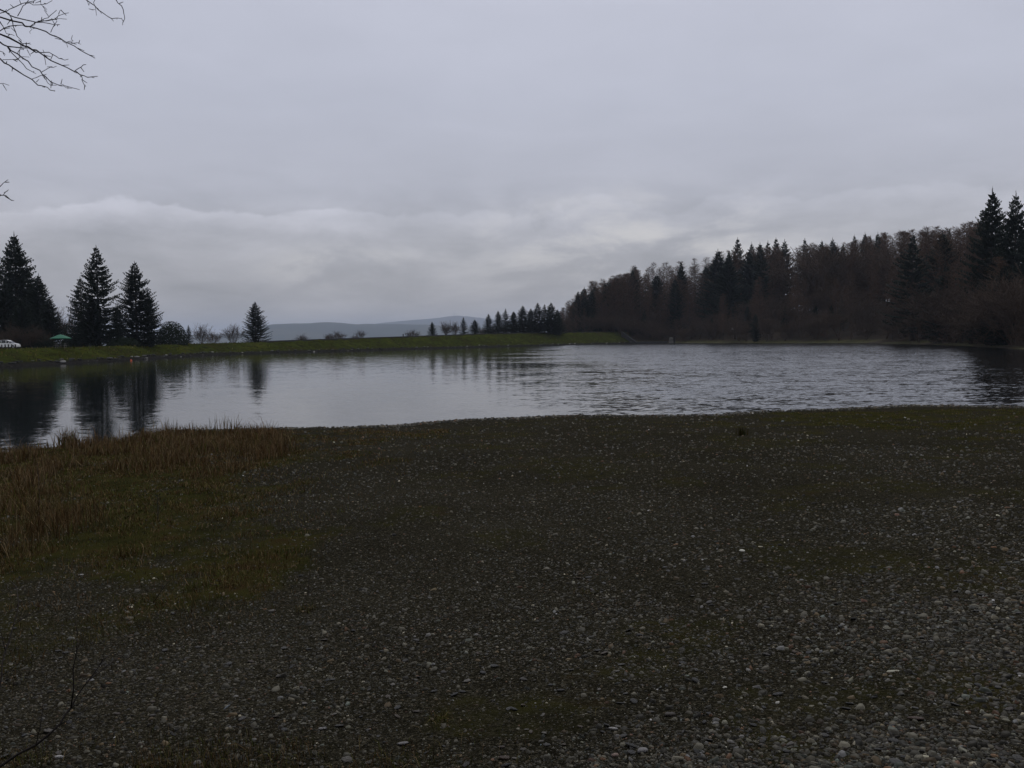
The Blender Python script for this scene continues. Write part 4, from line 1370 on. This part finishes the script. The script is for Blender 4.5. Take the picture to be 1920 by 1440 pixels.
# stones of the bank's edge at the far waterline
g = np.random.default_rng(97)
BST = [mesh_of('bank_stone', *stone_proto(90 + k), mat_stone('bank_stone_%d' % k, [(0.0, (0.02, 0.02, 0.019)), (0.55, (0.045, 0.043, 0.040)), (0.85, (0.10, 0.097, 0.09)), (1.0, (0.30, 0.29, 0.27))], 0.8)) for k in range(3)]
dcum = np.concatenate([[0], np.cumsum(np.hypot(*np.diff(dl, axis=0).T))])
s0 = 0.0
nb = 0
while s0 < dcum[-1] - 90 and nb < 290:
    k = min(np.searchsorted(dcum, s0, side='right') - 1, len(dl) - 2)
    t = (dl[k + 1] - dl[k]); t = t / np.linalg.norm(t)
    p = dl[k] + t * (s0 - dcum[k])
    nn = np.array([t[1], -t[0]])
    if in_poly(np.array([p[0] + nn[0]]), np.array([p[1] + nn[1]]), LAKE)[0]:
        nn = -nn
    p = p + nn * g.uniform(-0.1, 1.1)
    s = g.uniform(0.22, 0.55)
    if CX + F * p[0] / p[1] > -60:
        o = new_obj('bank_stone', BST[nb % 3], BANK)
        o.location = (p[0], p[1], max(0.0, ground_z(p[0], p[1])) + s * 0.1); o.scale = (s, s * g.uniform(.7, 1), s * g.uniform(.6, 1)); o.rotation_euler = (0, 0, g.uniform(0, 6.28))
        nb += 1
    s0 += g.uniform(0.7, 2.0)

# ------------------------------------------------------------------ grasses
def mat_blade(name='grass_blades'):
    mt, t = material(name)
    t.bsdf(t.attr('tint'), 0.9, spec=0.03)
    return mt


M_BLADE = mat_blade()


def blades(X, Y, Z, L, W_, colr, g, lean=0.35):
    n = len(X)
    az = g.uniform(0, 6.28, n); ln_ = np.abs(g.normal(0, lean, n)) * L
    dx, dy = np.cos(az) * ln_, np.sin(az) * ln_
    pa = g.uniform(0, 6.28, n); wx, wy = np.cos(pa) * W_, np.sin(pa) * W_
    z0 = Z - 0.01
    b1 = np.stack([X - wx, Y - wy, z0], -1); b2 = np.stack([X + wx, Y + wy, z0], -1)
    m1 = np.stack([X - wx * .7 + dx * .35, Y - wy * .7 + dy * .35, Z + L * .6], -1); m2 = np.stack([X + wx * .7 + dx * .35, Y + wy * .7 + dy * .35, Z + L * .6], -1)
    tp = np.stack([X + dx, Y + dy, Z + L * np.clip(1 - 0.3 * (ln_ / L), 0.4, 1)], -1)
    V = np.stack([b1, b2, m2, m1, tp], 1).reshape(-1, 3)
    b = (np.arange(n) * 5)[:, None, None]
    Fc = (np.array([(0, 1, 2), (0, 2, 3), (3, 2, 4)])[None] + b).reshape(-1, 3)
    return V, Fc, np.repeat(colr, 5, 0)


def grass_cols(n, g, brown):
    pal_b = np.array([(0.082, 0.046, 0.018), (0.100, 0.063, 0.027), (0.052, 0.031, 0.014), (0.16, 0.118, 0.062)])
    pal_g = np.array([(0.055, 0.065, 0.012), (0.078, 0.076, 0.016), (0.036, 0.044, 0.010), (0.085, 0.070, 0.022)])
    k = g.integers(0, 4, n)
    c = np.where((g.random(n) < brown)[:, None], pal_b[k], pal_g[k])
    return c * 1.25 * g.uniform(0.7, 1.25, (n, 1))


g = np.random.default_rng(101)
acc = []


def scatter(n, box, fn):
    x = g.uniform(box[0], box[1], n); y = g.uniform(box[2], box[3], n)
    k = fn(x, y) > g.random(n)
    x, y = x[k], y[k]
    z, _, d = land(x, y)
    k = d > -0.25
    return x[k], y[k], z[k], d[k]


mx = np.array(MEADOW)
bx = (mx[:, 0].min(), mx[:, 0].max(), mx[:, 1].min(), mx[:, 1].max())
# short turf over meadow and moss, gathered in tufts
x, y, z, d = scatter(300000, (max(bx[0], -16), bx[1] + 2, 5.5, bx[3]), lambda x, y: np.clip(moss_amount(x, y) * 1.0, 0, 1) * (0.15 + 1.3 * sstep(fbm(x * 2.2, y * 2.2, 61), 0.42, 0.62)) * (x > -0.60 * y - 1.0))
br = 0.30 + 0.7 * fbm(x * 0.5, y * 0.5, 63)
acc.append(blades(x, y, z, g.uniform(0.02, 0.08, len(x)) * (0.25 + 1.3 * fbm(x * 1.5, y * 1.5, 64)), np.maximum(0.0022, 0.55 * np.hypot(x, y) / F), grass_cols(len(x), g, br), g, 0.9))


def tall_density(x, y):
    t = np.maximum(soft_region(x, y, TALL_A, 0.5), soft_region(x, y, TALL_B, 0.4))
    return t * (0.07 + 0.95 * sstep(fbm(x * 1.3, y * 1.3, 67), 0.45, 0.62)) * (x > -0.60 * y - 1.0)


x, y, z, d = scatter(150000, (max(bx[0], -18), bx[1] + 1, 5.5, bx[3] + 1), tall_density)
hh = g.uniform(0.05, 0.23, len(x)) * (0.25 + 1.7 * sstep(fbm(x * 1.3, y * 1.3, 67), 0.38, 0.68)) * np.where(g.random(len(x)) < 0.03, 2.0, 1.0)
acc.append(blades(x, y, z, hh, np.maximum(0.0022, 0.5 * np.hypot(x, y) / F), grass_cols(len(x), g, 0.62 + 0.6 * fbm(x * 0.8, y * 0.8, 68)), g, 0.65))
# sparse turf over the rest of the shore
x, y, z, d = scatter(150000, (-3, 21, 3.0, 37), lambda x, y: 1.3 * np.clip(moss_amount(x, y) - 0.18, 0, 1) * sstep(fbm(x * 2.6, y * 2.6, 71), 0.45, 0.6) * (x < 0.62 * y + 1))
acc.append(blades(x, y, z, g.uniform(0.012, 0.05, len(x)), np.maximum(0.0018, 0.5 * np.hypot(x, y) / F), grass_cols(len(x), g, 0.35), g, 0.8))
# turf in the bottom left corner
x, y, z, d = scatter(90000, (-3.2, 0.4, 2.4, 5.0), lambda x, y: sstep(fbm(x * 2.4, y * 2.4, 73), 0.42, 0.60) * sstep(-x, -0.2, 1.4) * (1 - sstep(y, 3.9, 5.0)))
acc.append(blades(x, y, z, g.uniform(0.02, 0.075, len(x)), np.full(len(x), 0.0017), grass_cols(len(x), g, 0.55), g, 0.7))


def merge(acc):
    Vs, Fs, Cs, k = [], [], [], 0
    for V, Fc, C in acc:
        Vs.append(V); Fs.append(Fc + k); Cs.append(C); k += len(V)
    return np.concatenate(Vs), np.concatenate(Fs), np.concatenate(Cs)


V, Fc, C = merge(acc)
print('blades', len(V) // 5)
new_obj('shore_grass', big_mesh('shore_grass', V, Fc, M_BLADE, color=C), kind='stuff', label='brown and green rough grass on the left of the shore')

# rough grass on the embankment
n = 60000
u = g.uniform(-120, 1190, n)
x_, y_ = [], []
D = g.uniform(95, 400, n)
x, y = (u - CX) / F * D, D
z, W, d = land(x, y)
zc = np.interp(u, CREST_PX, CREST_Z); wc = 1.2 + (zc - 0.35) / 0.42
k = (W[:, 2] > 0.6) & (d > 0.4) & (d < wc + 4) & (fbm(x * 0.35, y * 0.35, 81) > 0.42)
x, y, z, d = x[k], y[k], z[k], d[k]
V, Fc, C = blades(x, y, z, g.uniform(0.12, 0.38, len(x)), g.uniform(0.04, 0.10, len(x)), grass_cols(len(x), g, 0.22) * 0.95, g, 0.5)
print('bank tufts', len(x))
new_obj('bank_grass', big_mesh('bank_grass', V, Fc, M_BLADE, color=C), kind='stuff', label='rough green grass on the embankment')


def tuft(px, py, Hpx, n, label, name='rush_clump', brown=0.8, spread=0.12, lean=0.22, cat='plant', wpx=0.55, dark=1.0):
    p = on_land(np.array([float(px)]), np.array([float(py)]))[0]
    D = p[1]; H = Hpx * D / F
    gg = np.random.default_rng(int(px * 7 + py))
    x, y = gg.normal(0, spread, n), gg.normal(0, spread, n)
    L = H * gg.uniform(0.45, 1.05, n)
    V, Fc, C = blades(x, y, np.zeros(n) - 0.02, L, np.full(n, max(0.002, wpx * D / F)), grass_cols(n, gg, brown) * dark, gg, lean)
    o = new_obj(name, big_mesh(name, V, Fc, M_BLADE, color=C), None, label, cat)
    o.location = tuple(p)
    return o


tuft(314, 818, 42, 26, 'pale upright rush clump at the waterline left of the brown grass', spread=0.10, lean=0.25)
tuft(430, 815, 50, 34, 'tallest thin rushes standing up against the water in the middle of the grass', spread=0.22, lean=0.20)
tuft(398, 813, 42, 16, 'sparse rush stalks left of the tallest ones at the waterline', spread=0.25, lean=0.2)
tuft(466, 814, 26, 14, 'short rush stalks right of the tallest ones at the waterline', spread=0.3, lean=0.2)
tuft(517, 850, 50, 190, 'dense tawny tussock at the right end of the brown grass', 'grass_tussock', 0.95, 0.22, 0.35)
tuft(130, 838, 46, 170, 'rush tussock leaning out into the dark reflection on the left', 'grass_tussock', 0.75, 0.16, 0.5)
tuft(1391, 815, 22, 60, 'single dark tuft alone on the gravel in the right half', 'grass_tussock', 0.3, 0.07, 0.45, dark=0.5)
tuft(248, 1040, 30, 170, 'low green tussock in the moss below the conifer sapling', 'grass_tussock', 0.45, 0.09, 0.7)
tuft(428, 1098, 22, 150, 'low straw tussock on the gravel right of the moss', 'grass_tussock', 0.6, 0.07, 0.9)
tuft(574, 1145, 20, 110, 'green tuft growing from bare gravel left of the middle', 'grass_tussock', 0.35, 0.05, 0.8)
tuft(1280, 1198, 16, 70, 'brownish tuft on the pebbles right of the middle', 'grass_tussock', 0.7, 0.04, 0.8)
tuft(825, 1350, 26, 90, 'green tuft with red brown leaves near the bottom left of the middle', 'grass_tussock', 0.5, 0.035, 0.8)
tuft(1105, 1112, 14, 70, 'small mossy tuft in the middle of the gravel', 'grass_tussock', 0.3, 0.05, 0.9)

# spruce sapling in the moss
p = on_land(np.array([296.0]), np.array([976.0]))[0]
gs = np.random.default_rng(5)
mb = MB(); Hs = 0.36
mb.tube([(0, 0, -0.02), (0.01, 0, Hs)], [0.008, 0.003], 6)
sap = new_obj('conifer_sapling', None, None, 'tiny dark conifer sapling growing in the moss on the left', 'sapling'); sap.location = tuple(p)
new_obj('stem', mb.mesh('stem', M_BARK), sap)
V, Fc = [], []
for k in range(26):
    z = Hs * (0.12 + 0.85 * k / 26); a = k * 2.4; L = 0.17 * (1 - 0.72 * k / 26) * gs.uniform(.7, 1.2)
    d = np.array([math.cos(a), math.sin(a), 0.55])
    for j in range(22):
        s = (j + 1) / 22; q = np.array([0.005, 0, z]) + d * L * s
        e = gs.normal(0, 1, 3); e /= np.linalg.norm(e); e = e * 0.022 + d * 0.012
        w_ = np.cross(e, (0.3, 0.2, 1)); w_ = w_ / np.linalg.norm(w_) * 0.0022
        i = len(V); V += [q - w_, q + w_, q + e]; Fc.append((i, i + 1, i + 2))
new_obj('needles', big_mesh('needles', np.array(V), np.array(Fc), M_NEEDLE), sap)

# ------------------------------------------------------------------ the bare tree overhanging from the left and the twigs in the corner
M_TWIG = plain('near_twigs', (0.035, 0.029, 0.026), 0.85, 0.3, 30.0, 0.2)


def px_line(pts, D0, D1, mb, r0, r1, jit=0.004, n=5):
    pts = np.array(pts, float)
    Ds = np.linspace(D0, D1, len(pts))
    P = [at_depth(np.array(a), np.array(b), D) for (a, b), D in zip(pts, Ds)]
    # subdivide with slight knots
    Q, Rr_ = [], []
    tot = len(P) - 1
    for i in range(tot):
        for s in (0.0, 0.5):
            q = P[i] * (1 - s) + P[i + 1] * s
            if s:
                q = q + rng.normal(0, jit, 3)
            Q.append(q); f = (i + s) / tot; Rr_.append((r0 + (r1 - r0) * f) * rng.uniform(0.88, 1.15))
    Q.append(P[-1]); Rr_.append(r1)
    mb.tube(Q, Rr_, n)
    return P


tree = new_obj('bare_tree', None, None, 'leafless tree whose thin twigs reach into the top left corner', 'tree')
TX, TY = -5.2, 4.6
tz0 = ground_z(TX, TY) - 0.2
tree.location = (TX, TY, tz0)
T0 = np.array([TX, TY, tz0])
mb = MB()
trunk_pts = [np.array([0, 0, 0]), np.array([0.05, 0.02, 1.2]), np.array([0.12, 0.0, 2.6]), np.array([0.05, 0.1, 4.2]), np.array([-0.1, 0.1, 6.0]), np.array([-0.15, 0.0, 8.5])]
mb.tube(trunk_pts, [0.19, 0.15, 0.13, 0.11, 0.08, 0.03], 10)
new_obj('trunk', mb.mesh('trunk', M_BARK, True), tree)
LINES = [([(-260, -40), (-120, -2), (0, 32), (42, 43), (56, 50), (86, 59), (111, 71), (139, 86), (161, 100), (178, 109)], 4.7, 5.2, .0085, .0022),
         ([(-260, -60), (-120, -30), (0, 18), (19, 29), (42, 36), (69, 42), (92, 44), (112, 46)], 4.6, 5.3, .008, .0018),
         ([(56, 50), (69, 41), (83, 35), (94, 29), (106, 19)], 4.95, 4.8, .0035, .0016),
         ([(69, 41), (90, 38), (106, 37), (114, 28), (129, 24)], 5.0, 5.1, .003, .0016),
         ([(72, 39), (105, 36), (125, 36)], 5.0, 5.3, .0026, .0016),
         ([(103, 37), (108, 31), (112, 20), (115, 18)], 5.1, 5.1, .0022, .0014),
         ([(-260, -20), (-120, 20), (0, 64), (36, 81), (53, 88), (68, 94), (83, 105), (108, 119), (139, 134), (150, 140), (164, 145), (183, 143)], 4.4, 5.0, .009, .0020),
         ([(139, 134), (153, 125), (161, 121)], 4.9, 4.8, .0026, .0018), ([(150, 140), (154, 151), (161, 162)], 4.9, 5.0, .0025, .0016),
         ([(-260, 0), (-120, 40), (0, 79), (14, 87), (42, 90), (68, 99)], 4.4, 4.8, .009, .0022), ([(53, 89), (68, 98), (92, 98), (106, 106), (114, 110), (128, 111)], 4.75, 4.9, .0032, .0018),
         ([(14, 87), (33, 101), (53, 115), (75, 132), (86, 144), (106, 158), (122, 161), (149, 168)], 4.6, 5.1, .0055, .0018),
         ([(86, 144), (90, 156), (95, 160), (106, 160)], 4.9, 4.9, .0022, .0016), ([(106, 158), (118, 158), (135, 166)], 4.95, 5.0, .002, .0014),
         ([(-260, 10), (-120, 60), (0, 110), (17, 122), (36, 135), (60, 149), (80, 161), (94, 169), (103, 171)], 4.3, 4.8, .0075, .0018),
         ([(60, 148), (75, 142), (87, 139)], 4.7, 4.7, .002, .0014), ([(78, 135), (94, 126), (106, 124)], 4.85, 4.8, .0022, .0014),
         ([(19, 29), (25, 50), (32, 68), (39, 83), (36, 108)], 4.7, 4.7, .0035, .0016), ([(36, 108), (31, 112)], 4.7, 4.7, .002, .0014),
         ([(14, 88), (31, 108), (50, 129), (67, 138)], 4.6, 4.8, .0038, .0016),
         ([(-80, 60), (0, 25), (13, 21), (28, 13), (53, 4), (75, -6)], 4.8, 5.2, .004, .002), ([(33, 30), (43, 11), (53, 1), (56, -8)], 4.8, 4.9, .003, .0018),
         ([(53, 4), (75, 9), (98, 1)], 5.0, 5.1, .002, .0015), ([(76, 0), (77, 9), (88, 18)], 5.0, 5.0, .002, .0014),
         ([(-80, 90), (0, 58), (18, 49), (42, 47), (56, 50)], 4.6, 4.9, .0042, .002),
         ([(-80, 140), (0, 157), (17, 160)], 4.4, 4.5, .003, .0014), ([(-60, 80), (0, 96), (10, 102)], 4.4, 4.5, .003, .0014),
         ([(111, 71), (118, 78), (127, 89)], 5.0, 5.0, .002, .0014), ([(125, 79), (137, 77), (136, 66)], 5.1, 5.0, .002, .0013), ([(128, 79), (145, 80), (152, 83)], 5.1, 5.1, .002, .0013),
         ([(95, 61), (101, 48), (106, 37)], 5.0, 5.0, .0024, .0016), ([(56, 50), (60, 55), (57, 63)], 4.95, 4.95, .0018, .0013), ([(83, 105), (86, 122)], 4.8, 4.8, .002, .0013),
         ([(42, 82), (58, 83)], 4.6, 4.65, .002, .0013), ([(33, 101), (38, 92), (42, 90)], 4.65, 4.7, .002, .0015), ([(5, 112), (30, 111), (55, 107)], 4.4, 4.6, .002, .0013),
         ([(5, 48), (10, 58), (20, 65), (27, 67)], 4.6, 4.7, .0026, .0014), ([(0, 40), (5, 48)], 4.6, 4.6, .003, .0026),
         ([(60, -60), (120, -30), (162, 0), (178, 11), (194, 25), (210, 35), (228, 35)], 5.0, 5.6, .005, .0018), ([(170, -20), (178, 0), (179, 14), (181, 29)], 5.3, 5.4, .0026, .0014),
         ([(120, -60), (190, -20), (218, 0), (228, 11), (232, 25), (234, 35), (230, 47)], 5.2, 5.7, .0042, .0018), ([(178, 18), (173, 19)], 5.4, 5.4, .0016, .0012), ([(162, -4), (167, 11)], 5.3, 5.3, .002, .0013), ([(210, 35), (213, 40)], 5.5, 5.5, .0018, .0013),
         ([(-140, 420), (-40, 380), (0, 350), (15, 337)], 4.0, 4.3, .005, .0015), ([(-60, 385), (0, 367), (6, 366), (17, 372), (26, 376)], 4.1, 4.3, .004, .0015), ([(6, 366), (16, 356)], 4.25, 4.3, .002, .0013)]
mb = MB(); starts = []
for pts, D0, D1, r0, r1 in LINES:
    P = px_line(pts, D0, D1, mb, 0.0012 + (r0 - 0.0012) * 0.5, r1 * 0.85)
    if pts[0][0] <= -50:
        starts.append((P[0], r0))
    for i in range(1, len(P)):          # buds and spurs along the twigs
        if rng.random() < 0.75:
            a = P[i - 1] + (P[i] - P[i - 1]) * rng.uniform(0.2, 0.9)
            e = rng.normal(0, 0.016, 3) + (P[i] - P[i - 1]) / (np.linalg.norm(P[i] - P[i - 1]) + 1e-9) * 0.012
            mb.tube([a, a + e], [0.0022, 0.0014], 4)
# limbs from the trunk to the twigs
for P0, r0 in starts:
    zt = T0[2] + np.clip((P0[2] - T0[2]) * 0.72, 1.6, 7.5)
    S = np.array([TX + 0.05, TY + 0.05, zt])
    M1 = S * 0.6 + P0 * 0.4 + np.array([0, 0, 0.28]); M2 = S * 0.25 + P0 * 0.75 + np.array([0, 0, 0.16])
    mb.tube([S, M1, M2, P0], [0.035, 0.024, 0.015, r0], 6)
P0 = at_depth(np.array(60.0), np.array(-60.0), 5.0); P1 = at_depth(np.array(120.0), np.array(-60.0), 5.2)
S = np.array([TX, TY + 0.1, T0[2] + 4.6])
for Pq in (P0, P1):
    mb.tube([S, S * 0.5 + Pq * 0.5 + np.array([0, 0, 0.5]), Pq], [0.04, 0.02, 0.006], 6)
tl = MB(); tl.v = [tuple(np.array(v) - T0) for v in mb.v]; tl.f = mb.f
new_obj('twigs', tl.mesh('twigs', M_TWIG, True), tree)
# the rest of its crown, outside the picture to the left and above
gg = np.random.default_rng(41)
mb = MB()


def limb(p, d, L, r, lev):
    pts, rr_ = [p], [r]
    for i in range(4):
        d = d + gg.normal(0, 0.12, 3); d /= np.linalg.norm(d); p = p + d * L / 4
        pts.append(p); rr_.append(r * (1 - 0.18 * (i + 1)))
        if lev:
            e = d + gg.normal(0, 0.55, 3); e[0] = -abs(e[0]) * 0.8 if p[0] + TX > -4.2 else e[0]; e /= np.linalg.norm(e)
            limb(p, e, L * 0.6, r * 0.5, lev - 1)
    if all(q[0] + TX < -0.60 * (q[1] + TY) - 0.7 or q[2] > 7.5 for q in pts):
        mb.tube(pts, rr_, 5)


for k in range(16):
    z = 2.4 + k * 0.36
    a = gg.uniform(1.6, 5.4)
    limb(np.array([0.0, 0.05, z]), np.array([math.cos(a), math.sin(a), 0.6]), 2.2 - k * 0.06, 0.04, 2)
new_obj('branches', mb.mesh('branches', M_BARK, True), tree)

# leafless shrub in the bottom left corner
sh_lines = [([(-60, 1475), (0, 1437), (67, 1397), (113, 1357), (133, 1327), (157, 1287), (187, 1247), (207, 1227)], 3.3, 3.6, .0085, .002),
            ([(133, 1327), (137, 1257), (143, 1227), (138, 1150)], 3.45, 3.4, .0045, .0013), ([(187, 1247), (195, 1220)], 3.55, 3.5, .002, .0012),
            ([(157, 1287), (185, 1262), (213, 1240), (233, 1227), (253, 1213)], 3.5, 3.7, .0035, .0013), ([(113, 1357), (145, 1340), (170, 1327)], 3.4, 3.5, .003, .0013),
            ([(-20, 1400), (3, 1267), (10, 1220), (25, 1173), (35, 1127), (32, 1103), (17, 1087)], 3.3, 3.7, .005, .0015), ([(25, 1173), (60, 1150), (80, 1120)], 3.5, 3.5, .002, .0012),
            ([(137, 1257), (120, 1230), (118, 1200)], 3.42, 3.4, .002, .0012), ([(10, 1220), (0, 1180), (-20, 1150)], 3.4, 3.4, .0025, .0013), ([(143, 1227), (152, 1200), (150, 1180)], 3.4, 3.4, .0018, .0011),
            ([(67, 1397), (80, 1330), (75, 1290)], 3.35, 3.4, .0026, .0012), ([(75, 1290), (95, 1262)], 3.4, 3.4, .0016, .001), ([(3, 1267), (40, 1240), (62, 1232)], 3.4, 3.5, .0022, .0012),
            ([(80, 1330), (60, 1300), (55, 1262)], 3.38, 3.4, .0018, .001), ([(133, 1327), (180, 1300), (222, 1292)], 3.45, 3.6, .0024, .0011)]
mb = MB()
for pts, D0, D1, r0, r1 in sh_lines:
    px_line(pts, D0, D1, mb, r0 * 0.65, r1 * 0.75, 0.003)
root = at_depth(np.array(-60.0), np.array(1475.0), 3.3)
rz0 = ground_z(root[0], root[1])
mb.tube([np.array([root[0] - 0.03, root[1], rz0 - 0.05]), root], [0.012, 0.009], 6)
r2 = at_depth(np.array(-20.0), np.array(1400.0), 3.3)
mb.tube([np.array([r2[0] - 0.02, r2[1], ground_z(r2[0], r2[1]) - 0.05]), r2], [0.007, 0.005], 6)
o0 = np.array([root[0], root[1], rz0])
sb = MB(); sb.v = [tuple(np.array(v) - o0) for v in mb.v]; sb.f = mb.f
shr = new_obj('bare_bush', None, None, 'dark leafless bush arching up from the bottom left corner', 'shrub'); shr.location = tuple(o0)
new_obj('branches', sb.mesh('branches', M_TWIG, True), shr)


def lone_twig(pts, D, r, label):
    base = on_land(np.array([float(pts[0][0])]), np.array([float(pts[0][1])]))[0]
    D = base[1]
    P = [base - np.array([0, 0, 0.03])] + [at_depth(np.array(float(a)), np.array(float(b)), D + 0.05 * i) for i, (a, b) in enumerate(pts[1:])]
    mb = MB(); mb.tube([p - base for p in P], np.linspace(r, r * 0.4, len(P)), 5)
    o = new_obj('dead_twig', mb.mesh('dead_twig', M_TWIG, True), None, label, 'twig'); o.location = tuple(base)


lone_twig([(283, 1130), (310, 1097), (340, 1070)], 5, .0035, 'thin bare twig slanting up from the gravel right of the moss')
lone_twig([(577, 1116), (579, 1085), (583, 1045)], 5, .003, 'thin upright bare stem on the gravel left of the middle')
lone_twig([(334, 948), (333, 915), (338, 880)], 9, .004, 'thin dark stem standing behind the conifer sapling')
lone_twig([(72, 980), (74, 930), (70, 868)], 9, .005, 'tall thin stalk rising from the brown grass at the left')

# ------------------------------------------------------------------ damp air over the whole place
mt, t = material('damp_air')
pv = t.node('ShaderNodeVolumePrincipled')
pv.inputs['Color'].default_value = (0.74, 0.84, 1.0, 1)
pv.inputs['Density'].default_value = 0.000085
pv.inputs['Anisotropy'].default_value = 0.0
om = t.node('ShaderNodeOutputMaterial'); t.l.new(pv.outputs[0], om.inputs['Volume'])
mb = MB(); x0, x1, y0, y1, z0, z1 = -25000, 25000, -25000, 25000, -40, 360
mb.add([(x0, y0, z0), (x1, y0, z0), (x1, y1, z0), (x0, y1, z0), (x0, y0, z1), (x1, y0, z1), (x1, y1, z1), (x0, y1, z1)],
       [(3, 2, 1, 0), (4, 5, 6, 7), (0, 1, 5, 4), (1, 2, 6, 5), (2, 3, 7, 6), (3, 0, 4, 7)])
new_obj('haze', mb.mesh('haze', mt), kind='stuff', label='thin damp haze')
